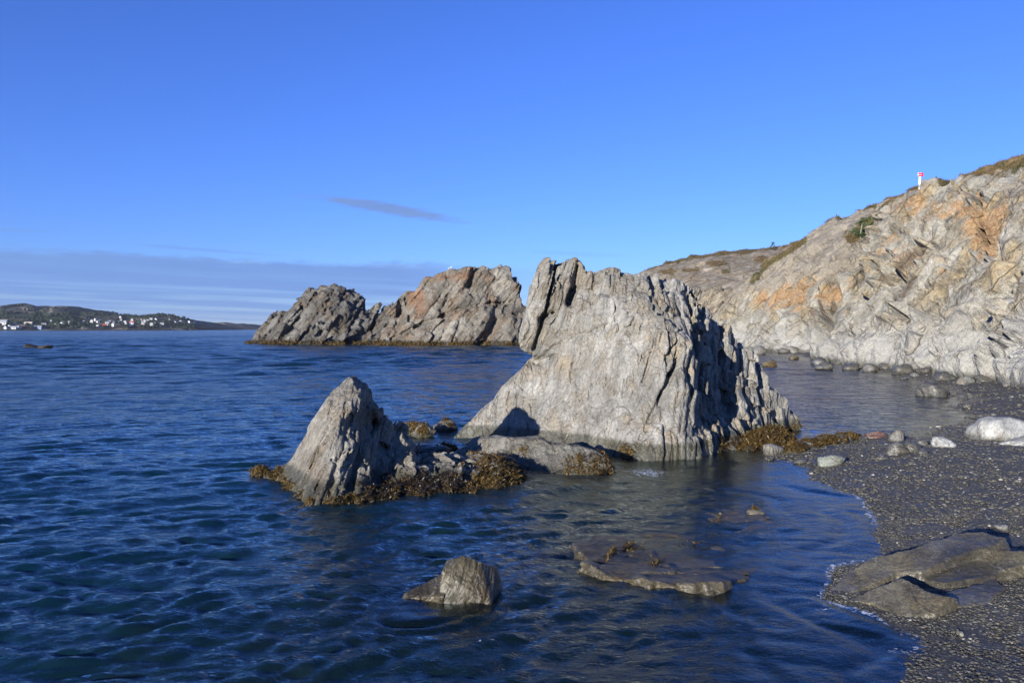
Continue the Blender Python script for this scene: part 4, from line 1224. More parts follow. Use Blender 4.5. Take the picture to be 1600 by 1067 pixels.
br = field_rock('sea_rock', lambda X, Y, Z: np.minimum(e1(X, Y, Z), e2(X, Y, Z)), lo, hi, FR_SMALL, 0.015, 0.06, 63, M_BLOCK, amp=0.014, groove=0.008, grn=0.005, big=0.022, fac=0.006, fsc=5)
tag(br, 'small angular olive grey block alone in the near water', 'rock')


M_AWASH = rock_mat('awash_slate', ((0.034, 0.029, 0.018), (0.055, 0.047, 0.030), (0.080, 0.069, 0.045), (0.075, 0.056, 0.026)), FR_FLAT, 1.6,
                   ((0.10, 0.070, 0.025), 0.56, 1.5, (0.06, 0.045, 0.02)), 0.1, None, bumpd=0.008, rough=0.32, streak=0.4)


def plates(name, defs, fr, h, seed, mat, amp, lo_z=-0.3, rel=False, jit=0.05, **kw):
    """flat lying beds: each def is a list of (px, py, height) round the top face"""
    pols = [np.array([(ground_hit(p[0], p[1], False, p[2]) if rel else UZ(*p)) for p in d]) for d in defs]
    allp = np.concatenate(pols)
    lo, hi = allp.min(0) - 0.15, allp.max(0) + 0.15
    lo[2] = lo_z

    def env(X, Y, Z):
        out = np.full(X.shape, 9e9)
        x2, y2 = X[:, :, 0], Y[:, :, 0]
        jx = x2 + jit * fbm2(x2 * 3, y2 * 3, 4, seed + 1)
        jy = y2 + jit * fbm2(x2 * 3, y2 * 3, 4, seed + 2)
        for p in pols:
            sd = poly_sd(p[:, :2], jx, jy)
            zt = rbf(p[:, :2], p[:, 2], np.stack([x2.ravel(), y2.ravel()], 1), 0.10).reshape(x2.shape)
            d = np.maximum((sd * 0.9)[:, :, None] + 0.35 * np.minimum(0, Z - zt[:, :, None]), Z - zt[:, :, None])
            out = np.minimum(out, d)
        return out
    return field_rock(name, env, lo, hi, fr, h, 0.07, seed, mat, amp=amp, **kw)


sub = plates('flat_rock', [[(903, 862, 0.068), (908, 842, 0.058), (940, 818, 0.018), (1000, 804, -0.002), (1060, 798, -0.012), (1115, 797, -0.002), (1118, 820, -0.012), (1060, 850, -0.002), (990, 875, 0.048), (930, 884, 0.078)],
                           [(1116, 800, -0.002), (1150, 795, 0.018), (1190, 798, 0.018), (1208, 815, -0.012), (1212, 838, -0.037), (1180, 850, -0.037), (1112, 824, -0.022)],
                           [(915, 884, 0.098), (985, 872, 0.048), (1055, 850, 0.003), (1112, 826, -0.017), (1185, 850, -0.032), (1212, 858, -0.042), (1200, 880, -0.032), (1168, 897, 0.018), (1100, 912, 0.108), (1062, 912, 0.108), (1010, 900, 0.088), (960, 898, 0.068)]],
             FR_FLAT, 0.024, 71, M_AWASH, 0.030, jit=0.14, groove=0.016, grn=0.008, big=0.05, fac=0.014, fsc=2.5)
tag(sub, 'wide flat wet ledge just breaking the surface in the near water', 'rock')
led = plates('flat_rock', [[(1298, 921, 0.013), (1322, 898, 0.078), (1345, 880, 0.209), (1375, 865, 0.266), (1430, 851, 0.323), (1490, 836, 0.361), (1535, 830, 0.380), (1575, 838, 0.342), (1560, 852, 0.285), (1490, 872, 0.228), (1440, 890, 0.171), (1400, 898, 0.091), (1352, 917, 0.039), (1320, 929, 0.000)],
                           [(1478, 873, 0.190), (1540, 856, 0.247), (1600, 846, 0.323), (1670, 860, 0.380), (1690, 885, 0.285), (1600, 887, 0.078), (1560, 902, 0.065), (1480, 910, 0.078), (1436, 897, 0.091)],
                           [(1330, 937, 0.000), (1405, 902, 0.209), (1420, 904, 0.228), (1480, 925, 0.190), (1492, 938, 0.078), (1462, 962, 0.026), (1400, 959, 0.013)],
                           [(1478, 922, 0.065), (1560, 902, 0.052), (1575, 916, 0.026), (1545, 942, 0.013), (1500, 952, 0.013)]],
             FR_FLAT, 0.018, 77, M_WETROCK, 0.012, rel=True, groove=0.008, grn=0.003, big=0.012, fac=0.003, fsc=3)
tag(led, 'layered wet slate ledge on the shingle at the lower right', 'rock')

# submerged boulders that show dark through the water
def boulder_mesh(seed, sub_=4, flat=0.35, rough=0.10, ang=0.0):
    bm = bmesh.new()
    bmesh.ops.create_icosphere(bm, subdivisions=sub_, radius=1.0)
    V = np.array([v.co for v in bm.verts], np.float32)
    F_ = np.array([[v.index for v in f_.verts] for f_ in bm.faces], np.int32)
    bm.free()
    rg = np.random.default_rng(seed)
    r = np.ones(len(V), np.float32)
    for k in range(int(5 + 6 * ang)):                # planed off sides
        n_ = rg.normal(size=3); n_ /= np.linalg.norm(n_)
        dd = V @ n_.astype(np.float32)
        lim = rg.uniform(0.62, 0.85) if ang else rg.uniform(0.78, 0.95)
        r = np.where(dd * r > lim, r * (lim / np.maximum(dd * r, 1e-6)) ** 0.85, r)
    r *= 1 + rough * fbm(V * 1.3 + seed, 4, seed) + 0.35 * rough * fbm(V * 5 + seed, 3, seed + 1)
    return V * r[:, None], F_


BOULD = {}


def boulder(px, py, w, hgt, mat, label, seed, group=None, depth=0.8, ang=0.0, rot=0.0, sub_=4, rough=0.10, name='boulder', tilt=0.0, sink=0.25, water=True):
    """px: middle, py: foot line, w and hgt: size in photo pixels"""
    x, y, z = ground_hit(px, py, water)
    s = y / F
    a, c_ = w * s * 0.5, hgt * s
    b = a * depth
    y = y + b * 0.75
    V, Q = boulder_mesh(seed, sub_, 0.3, rough * 1.5, ang + 0.8)
    V = V / np.abs(V).max(0)
    k = (1 + sink)
    V = V * np.array([a, b, c_ * k / 1.5])
    if tilt:
        ct, st = math.cos(tilt), math.sin(tilt)
        V = np.stack([V[:, 0] * ct - V[:, 2] * st, V[:, 1], V[:, 0] * st + V[:, 2] * ct], 1)
    if rot:
        ct, st = math.cos(rot), math.sin(rot)
        V = np.stack([V[:, 0] * ct - V[:, 1] * st, V[:, 0] * st + V[:, 1] * ct, V[:, 2]], 1)
    V[:, 2] += c_ - V[:, 2].max()
    o = mesh_from(name, V, Q, mat, True)
    o.location = (x * (y / (y - b * 0.75)), y, z)
    tag(o, label, name.split('_')[0] if name != 'boulder' else 'boulder', group)
    return o


M_ST_PALE = rock_mat('pale_stone', ((0.25, 0.25, 0.235), (0.31, 0.31, 0.29), (0.37, 0.37, 0.35), (0.30, 0.285, 0.25)), FR_BIG, 1.2, None, 0.0, (0.26, 0.06, (0.45, 0.45, 0.43)), streak=0.3, bumpd=0.012)
M_ST_GREY = rock_mat('grey_stone', ((0.11, 0.11, 0.10), (0.155, 0.152, 0.14), (0.205, 0.20, 0.185), (0.17, 0.15, 0.115)), FR_BIG, 1.4, None, 0.3, (0.12, 0.08, (0.5, 0.5, 0.48)), streak=0.4, bumpd=0.014, rough=0.6)
M_ST_WET = rock_mat('wet_dark_stone', ((0.045, 0.046, 0.044), (0.068, 0.068, 0.062), (0.095, 0.094, 0.085), (0.085, 0.075, 0.055)), FR_FLAT, 1.4, None, 0.3, None, streak=0.35, bumpd=0.008, rough=0.24)
M_ST_DAMP = rock_mat('damp_grey_stone', ((0.068, 0.068, 0.062), (0.10, 0.099, 0.09), (0.14, 0.137, 0.125), (0.12, 0.106, 0.08)), FR_BIG, 1.2, None, 0.3, (0.12, 0.08, (0.5, 0.5, 0.48)), streak=0.4, bumpd=0.02, rough=0.4)
M_ST_BROWN = rock_mat('brown_weedy_stone', ((0.075, 0.060, 0.030), (0.12, 0.098, 0.052), (0.18, 0.165, 0.125), (0.16, 0.105, 0.040)), FR_CLIFF, 0.9, None, 0.0, (0.15, 0.1, (0.5, 0.48, 0.42)), bumpd=0.03, rough=0.5)
M_ST_RED = rock_mat('reddish_stone', ((0.075, 0.034, 0.028), (0.10, 0.047, 0.038), (0.115, 0.062, 0.05), (0.09, 0.05, 0.04)), FR_FLAT, 1.6, None, 0.3, None, bumpd=0.008, rough=0.35)
M_ST_ORANGE = rock_mat('orange_stone', ((0.30, 0.155, 0.065), (0.38, 0.21, 0.10), (0.42, 0.27, 0.15), (0.36, 0.20, 0.09)), FR_FLAT, 0.9, None, 0.0, None, bumpd=0.02)
M_ST_GREEN = rock_mat('green_grey_stone', ((0.14, 0.155, 0.13), (0.19, 0.205, 0.17), (0.23, 0.245, 0.205), (0.18, 0.18, 0.14)), FR_FLAT, 1.6, None, 0.4, None, bumpd=0.008, rough=0.4)
M_REEF = rock_mat('black_reef', ((0.018, 0.015, 0.010), (0.028, 0.023, 0.015), (0.042, 0.034, 0.020), (0.05, 0.036, 0.016)), FR_STACK, 0.5, None, 0.0, None, bumpd=0.1, rough=0.5)

BL = [
    (1563, 690, 108, 36, M_ST_PALE, 'large smooth pale grey boulder sunk in the shingle at the right edge', .9, 0.0),
    (1472, 699, 42, 15, M_ST_PALE, 'flat topped white block lying on the shingle left of the large pale boulder', .7, 0.8),
    (1592, 697, 56, 13, M_ST_PALE, 'thin pale slab leaning in front of the large pale boulder', .7, 0.6),
    (1401, 690, 31, 18, M_ST_GREY, 'rough grey angular stone beside the red stone', .8, 0.7),
    (1369, 686, 36, 11, M_ST_RED, 'dark red wet stone at the end of the weedy ridge', .7, 0.2),
    (1403, 711, 42, 19, M_ST_WET, 'dark grey split slab below the rough grey stone', .8, 0.8),
    (1426, 706, 34, 15, M_ST_WET, 'wet slab shining blue between the dark split slab and the white block', .8, 0.5),
    (1441, 711, 18, 8, M_ST_WET, 'small wet stone just below the white block', .8, 0.3),
    (1440, 696, 26, 9, M_ST_WET, 'low dark wet stone behind the white block', .8, 0.3),
    (1297, 728, 46, 16, M_ST_GREEN, 'flat pale green grey stone at the edge of the shingle point', .6, 0.3),
    (1208, 711, 33, 17, M_ST_GREY, 'rounded streaky grey stone at the foot of the weedy hump', .7, 0.1),
    (1250, 724, 22, 6, M_ST_GREY, 'thin flat grey shard in the shallows left of the green grey stone', .5, 0.6),
    (1202, 719, 16, 5, M_ST_GREY, 'small pale shard in the shallows under the rounded streaky stone', .5, 0.6),
    (1378, 718, 28, 8, M_ST_WET, 'flat wet stone shining blue alone on the shingle point', .7, 0.1),
    (1456, 620, 52, 22, M_ST_WET, 'dark dome shaped boulder on the water line of the cove', .8, 0.1),
    (1512, 638, 18, 7, M_ST_WET, 'small wet flat stone at the cove edge below the dark dome boulder', .8, 0.1),
    (1204, 574, 28, 12, M_ST_BROWN, 'brown weedy block standing in the cove near the largest rock', .7, 0.9),
    (1186, 554, 29, 14, M_ST_GREY, 'rough grey boulder in the water farthest up the cove', .8, 0.9),
    (1224, 552, 20, 8, M_ST_DAMP, 'low dark rock right of the farthest cove boulder', .8, 0.5),
    (1241, 552, 18, 11, M_ST_GREY, 'pale grey rock at the foot of the back cliff', .8, 0.7),
    (1240, 562, 18, 8, M_ST_BROWN, 'dark brown rock in the water in front of the pale grey one', .8, 0.6),
    (1280, 570, 28, 12, M_ST_DAMP, 'grey rounded rock at the left foot of the headland', .8, 0.3),
    (1287, 578, 32, 12, M_ST_DAMP, 'smooth olive grey rock half in the water below the headland foot', .8, 0.1),
    (1331, 578, 32, 11, M_ST_WET, 'dark wet egg shaped boulder at the water edge under the headland', .8, 0.1),
    (1361, 581, 30, 13, M_ST_DAMP, 'sloping grey slab under the headland right of the egg shaped boulder', .8, 0.4),
    (1383, 576, 24, 9, M_ST_WET, 'dark wet stone wedged between two slabs under the headland', .8, 0.4),
    (1413, 583, 36, 14, M_ST_WET, 'dark wet boulder with a whitish crest under the middle of the headland', .8, 0.4),
    (1446, 583, 32, 10, M_ST_WET, 'low blue shining slab under the headland', .8, 0.3),
    (1488, 578, 42, 17, M_ST_DAMP, 'broad grey sloping stone against the cliff foot', .8, 0.4),
    (1474, 594, 32, 14, M_ST_WET, 'steep wet stone shining blue on the cove beach', .8, 0.6),
    (1507, 600, 30, 13, M_ST_GREY, 'white crested grey stone on the upper cove beach', .8, 0.6),
    (1519, 583, 17, 9, M_ST_ORANGE, 'small bright orange stone at the cliff foot', .8, 0.7),
    (1560, 573, 22, 12, M_ST_PALE, 'bluish white angular stone against the cliff foot', .8, 0.8),
    (1436, 562, 11, 6, M_ST_PALE, 'small cream coloured block on the cliff foot', .8, 0.8),
    (1430, 588, 16, 5, M_ST_PALE, 'little pale stone at the water edge of the cove', .8, 0.4),
    (1412, 593, 14, 5, M_ST_WET, 'small dark stone standing in the shallow cove water', .8, 0.2),
    (1538, 596, 34, 10, M_ST_WET, 'flat dark slab on the cove beach right of the white crested stone', .8, 0.3),
    (1582, 604, 34, 10, M_ST_GREY, 'flat grey slab at the top of the cove beach near the right edge', .8, 0.3),
    (1450, 607, 14, 5, M_ST_WET, 'small low stone just behind the dark dome boulder', .8, 0.3),
    (655, 683, 56, 24, M_MIDROCK, 'low tan rock with seaweed left of the largest rock', .7, 0.2),
    (696, 675, 40, 19, M_MIDROCK, 'low grey rock touching the left toe of the largest rock', .7, 0.3),
    (762, 700, 70, 12, M_ST_WET, 'flat dark rock in the shade between pyramid and ledge rock', .8, 0.1),
    (668, 708, 90, 12, M_ST_WET, 'long dark rock awash behind the pyramid', .5, 0.1),
    (698, 722, 60, 9, M_ST_WET, 'low wet rock awash in front of the shaded flat rock', .6, 0.1),
    (390, 537, 22, 5, M_REEF, 'thin black reef at the left foot of the dark craggy stack', .8, 0.3),
    (52, 545, 28, 8, M_REEF, 'black reef alone in the open water at far left, its taller half', .8, 0.4),
    (71, 545, 28, 6, M_REEF, 'black reef alone in the open water at far left, its lower half', .8, 0.4),
    (407, 745, 26, 13, M_MIDROCK, 'small weedy knob at the left foot of the pyramid', .8, 0.3),
    (436, 752, 30, 18, M_MIDROCK, 'second weedy knob tucked against the left foot of the pyramid', .8, 0.5),
    (1180, 806, 30, 9, M_WETROCK, 'small weedy lump at the back right corner of the flat wet ledge', .6, 0.4),
    (1486, 898, 44, 15, M_WETROCK, 'pale edged wedge of slate lying on the layered ledge', .6, 0.9),
    (1565, 829, 26, 8, M_ST_GREY, 'grey stone in the shadow behind the layered ledge', .8, 0.3),
    (1497, 992, 8, 8, M_ST_GREY, 'little round grey pebble, left of a touching pair below the ledge', .9, 0.0),
    (1503, 995, 9, 7, M_ST_PALE, 'little round pale pebble, right of a touching pair below the ledge', .9, 0.0),
]
boul = {}
for k, (px, py, w, hh, mt, lab, dp, an) in enumerate(BL):
    lst_ = 4 if w > 36 else 3
    b_ = boulder(px, py, w, hh, mt, lab, 300 + k, None, dp, an, 0.0, lst_, 0.12 if w > 12 else 0.05, 'boulder' if w > 20 else 'stone', tilt=random.Random(k).uniform(-.12, .12))
    boul[(px, py)] = b_

# ------------------------------------------------------------------ seaweed
def world_mesh(o):
    n = len(o.data.vertices)
    V = np.empty(n * 3, np.float32); o.data.vertices.foreach_get('co', V)
    N = np.empty(n * 3, np.float32); o.data.vertices.foreach_get('normal', N)
    return V.reshape(-1, 3) + np.array(o.location, np.float32), N.reshape(-1, 3)


def seaweed(o, mask, n, L, seed, mat, per=4, lift=0.02):
    V, N = world_mesh(o)
    px, py = proj(V)
    w = np.clip(mask(V, N, px, py), 0, None)
    if w.sum() <= 0:
        return None
    rg = np.random.default_rng(seed)
    i = rg.choice(len(V), n, p=w / w.sum())
    i = np.repeat(i, per)
    m_ = len(i)
    p = V[i] + rg.normal(0, L * 0.35, (m_, 3)) + N[i] * (lift * rg.random((m_, 1)))
    nn = N[i] + rg.normal(0, .35, (m_, 3))
    nn /= np.linalg.norm(nn, axis=1, keepdims=True)
    d = rg.normal(0, .75, (m_, 3)) + np.array([0, 0, -1.1]) + N[i] * rg.uniform(0.1, 0.9, (m_, 1))
    d /= np.linalg.norm(d, axis=1, keepdims=True)
    sd = np.cross(d, nn); sd /= np.linalg.norm(sd, axis=1, keepdims=True) + 1e-6
    ln = L * rg.uniform(.5, 1.3, (m_, 1))
    ln = ln * 1.25
    wd = ln * rg.uniform(.09, .20, (m_, 1))
    q = [p - sd * wd * .4, p + sd * wd * .4, p + d * ln * .55 + nn * ln * .22 + sd * wd, p + d * ln * .55 + nn * ln * .22 - sd * wd,
         p + d * ln + nn * ln * rg.uniform(-.1, .3, (m_, 1)) + sd * wd * .6, p + d * ln + nn * ln * .1 - sd * wd * .6]
    VV = np.stack(q, 1).reshape(-1, 3)
    b = np.arange(m_)[:, None] * 6
    Q = np.concatenate([b + np.array([[0, 1, 2, 3]]), b + np.array([[3, 2, 4, 5]])])
    w_ = mesh_from('seaweed', VV - np.array(o.location), Q, mat, False, o)
    w_['kind'] = 'stuff'
    return w_


def nz(V, s, seed):
    return fbm(V * s, 3, seed)


seaweed(small, lambda V, N, px, py: (V[:, 2] > 0.0) * (V[:, 2] < 0.11 + 0.10 * nz(V, 3, 1) + 0.28 * sst(px, 725, 760)) * (px > 505) * (nz(V, 2.2, 2) > -0.25 - 0.6 * sst(px, 720, 770)) * (V[:, 1] < 16.5) * (N[:, 1] < 0.5), 2600, 0.055, 1, M_WEED)
seaweed(small, lambda V, N, px, py: (V[:, 2] > 0.0) * (V[:, 2] < 0.17 + 0.16 * nz(V, 3, 4)) * (px > 560) * (px < 735) * (nz(V, 2.0, 5) > -0.3) * (V[:, 1] < 16) * (N[:, 1] < 0.5), 2600, 0.055, 2, M_WEEDDARK)
seaweed(small, lambda V, N, px, py: (V[:, 2] > 0.22) * (px > 690) * (N[:, 2] > 0.25) * (nz(V, 1.6, 7) > 0.05) + 0.0, 420, 0.05, 3, M_WEED)
seaweed(small, lambda V, N, px, py: 1.0 * (V[:, 2] > 0.0) * (V[:, 2] < 0.13) * (px > 440) * (px < 512) * (nz(V, 2.5, 9) > 0.35), 90, 0.07, 33, M_WEED)
seaweed(lowr, lambda V, N, px, py: (V[:, 2] > 0.0) * (V[:, 2] < 0.35) * (N[:, 1] < 0.2) * (np.exp(-((px - 897) / 9) ** 2) + np.exp(-((px - 928) / 9) ** 2) + np.exp(-((px - 950) / 7) ** 2) + 0.25 * np.exp(-((px - 912) / 4) ** 2) > .3), 380, 0.055, 4, M_WEED)
seaweed(lowr, lambda V, N, px, py: 1.0 * (np.abs(px - 822) < 5) * (np.abs(py - 702) < 4), 25, 0.06, 5, M_WEED)
seaweed(ridg, lambda V, N, px, py: (V[:, 2] > 0.05) * (N[:, 2] > 0.0) * (py < 705 - 0.20 * (px - 1235) + 4 * nz(V, 3, 3)) * (px < 1345) * (nz(V, 2, 8) > -0.5), 3200, 0.055, 6, M_WEED)
seaweed(mnd, lambda V, N, px, py: (V[:, 2] > 0.0) * (N[:, 1] < 0.6) * (nz(V, 2.5, 8) > -0.45), 3600, 0.058, 7, M_WEED)
seaweed(big, lambda V, N, px, py: (V[:, 2] > 0.0) * (V[:, 2] < 0.22 + 0.15 * nz(V, 2, 3)) * (px > 1120) * (px < 1250) * (N[:, 1] < 0.5), 900, 0.055, 8, M_WEED)
seaweed(big, lambda V, N, px, py: 1.0 * (V[:, 2] > 0.0) * (V[:, 2] < 0.25) * (np.abs(px - 980) < 8) * (N[:, 1] < 0.5), 60, 0.08, 9, M_WEED)
seaweed(sub, lambda V, N, px, py: (N[:, 2] > 0.1) * ((line_d([(938, 878), (952, 866), (962, 860)], px, py) < 4) + (line_d([(977, 857), (990, 856), (1000, 855)], px, py) < 4) + (line_d([(1050, 860), (1066, 855), (1090, 853)], px, py) < 3)
                                                  + (line_d([(1012, 887), (1030, 880), (1034, 876)], px, py) < 3) + (line_d([(1120, 822), (1124, 810)], px, py) < 3) + 0.0), 170, 0.05, 10, M_WEED, per=4)
for key, n, sd_ in [((655, 683), 420, 11), ((696, 675), 160, 12), ((407, 745), 260, 13), ((436, 752), 300, 14), ((1180, 806), 60, 15)]:
    seaweed(boul[key], lambda V, N, px, py: (V[:, 2] > 0.0) * (N[:, 1] < 0.7) * (N[:, 2] > -0.3) * (nz(V, 3, sd_) > -0.05), n, 0.05 if n > 60 else 0.04, sd_, M_WEED)
for key, n, sd_ in [((762, 700), 420, 21), ((668, 708), 420, 22), ((698, 722), 200, 23)]:
    seaweed(boul[key], lambda V, N, px, py: (V[:, 2] > -0.02) * (nz(V, 2.5, sd_) > 0.1) * 1.0, n, 0.06, sd_, M_WEED if sd_ != 21 else M_WEEDDARK)
# rust brown weed line along the foot of the far stacks
for ob, sd_ in ((lst, 24), (rst, 25)):
    seaweed(ob, lambda V, N, px, py: (V[:, 2] > -0.1) * (V[:, 2] < 0.55) * (N[:, 1] < 0.4) * (nz(V, .25, sd_) > -0.3), 1500, 0.45, sd_, M_WEED, per=3)

# ------------------------------------------------------------------ loose shingle stones
def scatter_stones():
    protos = []
    for k in range(6):
        V, Q = boulder_mesh(900 + k, 2, .3, 0.16, 0.3)
        V = V / np.abs(V).max(0) * np.array([1.0, 0.78 - 0.04 * k, 0.36 + 0.05 * (k % 3)])
        me = bpy.data.meshes.new('shingle_stone')
        me.from_pydata(V.tolist(), [], Q.tolist())
        me.polygons.foreach_set('use_smooth', np.ones(len(Q), bool))
        protos.append((V, Q, me))
    m, t, out = new_mat('shingle_stones')
    at = t.new('ShaderNodeAttribute', attribute_name='tone', attribute_type='INSTANCER').outputs['Fac']
    geo = t.new('ShaderNodeNewGeometry')
    x_, y_, z_ = t.sep(geo.outputs['Position'])
    nb = t.noise(geo.outputs['Position'], 0.6, 5, 0.6)
    dry = t.sstep(t.math('ADD', z_, t.math('MULTIPLY', t.math('SUBTRACT', nb, 0.5), 0.5)), 0.40, 0.52)
    c = t.ramp(at, [(0.0, (0.028, 0.027, 0.022)), (0.45, (0.064, 0.059, 0.047)), (0.76, (0.092, 0.083, 0.062)), (0.93, (0.100, 0.103, 0.086)), (0.980, (0.14, 0.133, 0.115)), (0.998, (0.36, 0.34, 0.30))])
    c = t.mix(dry, c, t.mix(1.0, c, (2.0, 1.95, 1.9), 'MULTIPLY'))
    principled(t, out, c, t.math('MULTIPLY_ADD', dry, 0.4, 0.5), None, 0.4)
    for _, _, me in protos:
        me.materials.append(m)
    rg = np.random.default_rng(77)
    pts, sz, rot, tone = [], [], [], []

    def lay(n, y0, y1, s0, s1, pw):
        y = rg.uniform(y0, y1, n)
        a = rg.uniform(-0.55, 0.74, n)
        x = y * np.tan(a)
        z = bed(x, y)
        k = (z > -0.10) & (z < 3)
        s = s0 * (s1 / s0) ** (rg.random(n) ** pw)
        pts.append(np.stack([x, y, z + s * 0.08], 1)[k]); sz.append(s[k])
        rot.append(rg.uniform(0, 6.28, n)[k]); tone.append(rg.random(n)[k])
    lay(270000, 5.2, 12.5, 0.005, 0.030, 2.6)
    lay(130000, 12.0, 26, 0.011, 0.05, 3.0)
    lay(45000, 24, 62, 0.03, 0.13, 2.8)
    pts, sz, rot, tone = map(np.concatenate, (pts, sz, rot, tone))
    me = bpy.data.meshes.new('shingle')
    me.vertices.add(len(pts))
    me.vertices.foreach_set('co', pts.astype(np.float32).ravel())
    for nm_, vv_ in (('size', sz), ('turn', rot), ('tone', tone)):
        a_ = me.attributes.new(nm_, 'FLOAT', 'POINT')
        a_.data.foreach_set('value', vv_.astype(np.float32))
    o = link(bpy.data.objects.new('shingle', me))
    pcol = bpy.data.collections.new('shingle_kinds')
    for _, _, pm in protos:
        pcol.objects.link(bpy.data.objects.new('shingle_stone', pm))
    ng = bpy.data.node_groups.new('strew', 'GeometryNodeTree')
    ng.interface.new_socket('Geometry', in_out='INPUT', socket_type='NodeSocketGeometry')
    ng.interface.new_socket('Geometry', in_out='OUTPUT', socket_type='NodeSocketGeometry')
    N = ng.nodes
    gi, go = N.new('NodeGroupInput'), N.new('NodeGroupOutput')
    ci = N.new('GeometryNodeCollectionInfo'); ci.inputs['Collection'].default_value = pcol
    ci.inputs['Separate Children'].default_value = True; ci.inputs['Reset Children'].default_value = True
    ip = N.new('GeometryNodeInstanceOnPoints'); ip.inputs['Pick Instance'].default_value = True
    rv = N.new('FunctionNodeRandomValue'); rv.data_type = 'INT'
    rv.inputs[4].default_value = 0; rv.inputs[5].default_value = 5
    a1 = N.new('GeometryNodeInputNamedAttribute'); a1.data_type = 'FLOAT'; a1.inputs['Name'].default_value = 'size'
    a2 = N.new('GeometryNodeInputNamedAttribute'); a2.data_type = 'FLOAT'; a2.inputs['Name'].default_value = 'turn'
    cx = N.new('ShaderNodeCombineXYZ')
    rx = N.new('FunctionNodeRandomValue'); rx.data_type = 'FLOAT'
    rx.inputs[2].default_value = -0.4; rx.inputs[3].default_value = 0.4
    l = ng.links.new
    l(gi.outputs[0], ip.inputs['Points']); l(ci.outputs[0], ip.inputs['Instance']); l(rv.outputs[2], ip.inputs['Instance Index'])
    l(a2.outputs[0], cx.inputs[2]); l(rx.outputs[1], cx.inputs[0])
    l(cx.outputs[0], ip.inputs['Rotation']); l(a1.outputs[0], ip.inputs['Scale'])
    l(ip.outputs[0], go.inputs[0])
    md = o.modifiers.new('strew', 'NODES'); md.node_group = ng
    tag(o, 'countless small dark pebbles strewn over the beach', None, None, 'stuff')
    return len(pts)


print('stones', scatter_stones())

# ------------------------------------------------------------------ the village across the bay
def house_mesh(w, d, h, rh, mats):
    x, y = w / 2, d / 2
    V = [(-x, -y, -3), (x, -y, -3), (x, y, -3), (-x, y, -3), (-x, -y, h), (x, -y, h), (x, y, h), (-x, y, h), (-x, 0, h + rh), (x, 0, h + rh)]
    e = 0.5
    V += [(-x - e, -y - e, h - .2), (x + e, -y - e, h - .2), (x + e, 0, h + rh + .25), (-x - e, 0, h + rh + .25), (x + e, y + e, h - .2), (-x - e, y + e, h - .2)]
    Fc = [(0, 1, 5, 4), (1, 2, 6, 5), (2, 3, 7, 6), (3, 0, 4, 7), (4, 7, 8), (5, 9, 6), (10, 11, 12, 13), (12, 14, 15, 13)]
    mi = [0] * 6 + [1] * 2
    # dark window strips, a little proud of the wall
    for sx in (-.28, .28):
        b_ = len(V)
        V += [(sx * w - .6, -y - .05, h * .35), (sx * w + .6, -y - .05, h * .35), (sx * w + .6, -y - .05, h * .75), (sx * w - .6, -y - .05, h * .75)]
        Fc.append((b_, b_ + 1, b_ + 2, b_ + 3)); mi.append(2)
    me = bpy.data.meshes.new('house')
    me.from_pydata(V, [], Fc)
    me.polygons.foreach_set('material_index', mi)
    for m_ in mats:
        me.materials.append(m_)
    return me


M_HW = simple_mat('white_clapboard', (0.52, 0.52, 0.50), 0.7, 0.05, 0.3)
M_HP = simple_mat('cream_clapboard', (0.55, 0.47, 0.38), 0.7, 0.05, 0.3)
M_HB = simple_mat('blue_grey_clapboard', (0.22, 0.30, 0.42), 0.7, 0.05, 0.3)
M_HRED = simple_mat('red_clapboard', (0.38, 0.05, 0.04), 0.7, 0.05, 0.3)
M_RG = simple_mat('grey_shingle_roof', (0.10, 0.10, 0.105), 0.85, 0.1, 0.3)
M_RR = simple_mat('red_roof', (0.40, 0.07, 0.05), 0.7, 0.1, 0.3)
M_RW = simple_mat('pale_roof', (0.34, 0.345, 0.36), 0.6, 0.1, 0.3)
M_WIN = simple_mat('dark_window_glass', (0.03, 0.035, 0.045), 0.15, 0.05, 0.3)
GH = 'small houses of the village across the bay'
WH = 'small white house with a grey gabled roof in the village across the bay'
protoW = [house_mesh(w, d, h, r, (M_HW, rm, M_WIN)) for w, d, h, r, rm in ((9, 7, 4.5, 2.5, M_RG), (8, 7, 5.5, 2.2, M_RW), (11, 8, 4, 2.6, M_RG))]
FP = proj(FAR_V)
vis = {}


def far_point(px, py):
    """the nearest point of the far hillside on this line of sight"""
    d = np.hypot(FP[0] - px, (FP[1] - py) * 1.5)
    c_ = np.nonzero(d < 1.6)[0]
    if len(c_) == 0:
        c_ = np.argsort(d)[:3]
    return FAR_V[c_[np.argmin(FAR_V[c_, 1])]]


HOUSES = [(18, 507), (10, 513), (15, 510.5), (30, 512), (33, 510.5), (61, 502.5), (50, 511), (68, 508.5), (72, 510), (80, 503), (88, 508), (96, 506), (100, 506.5), (103, 505.5), (108, 505), (117, 509.5), (127, 506), (136, 506.5), (141, 500.5),
          (142, 503), (149, 501), (154, 503), (157, 502), (161, 501.5), (166, 504), (170, 503.5), (176, 504), (154, 510), (166, 508.5), (177, 509), (183, 505.5), (187, 501.5), (187, 496.5), (191, 496.5), (190, 508), (195, 504.5), (205, 500.5), (211, 498.5), (219, 501),
          (215, 505), (222, 502.5), (223, 506), (226, 503.5), (230, 501.5), (233, 501), (237, 506.5), (240, 506), (244, 501.5), (250, 503.5), (254, 506), (258, 504), (266, 503.5), (272, 502.5), (275, 504), (279, 503), (283, 504), (288, 503.5), (291, 504), (297, 504), (303, 504.5),
          (24, 506.5), (148, 496), (200, 497.5), (236, 498.5), (197, 508), (208, 503.5), (268, 501), (57, 509), (131, 503)]
rr_ = random.Random(4)
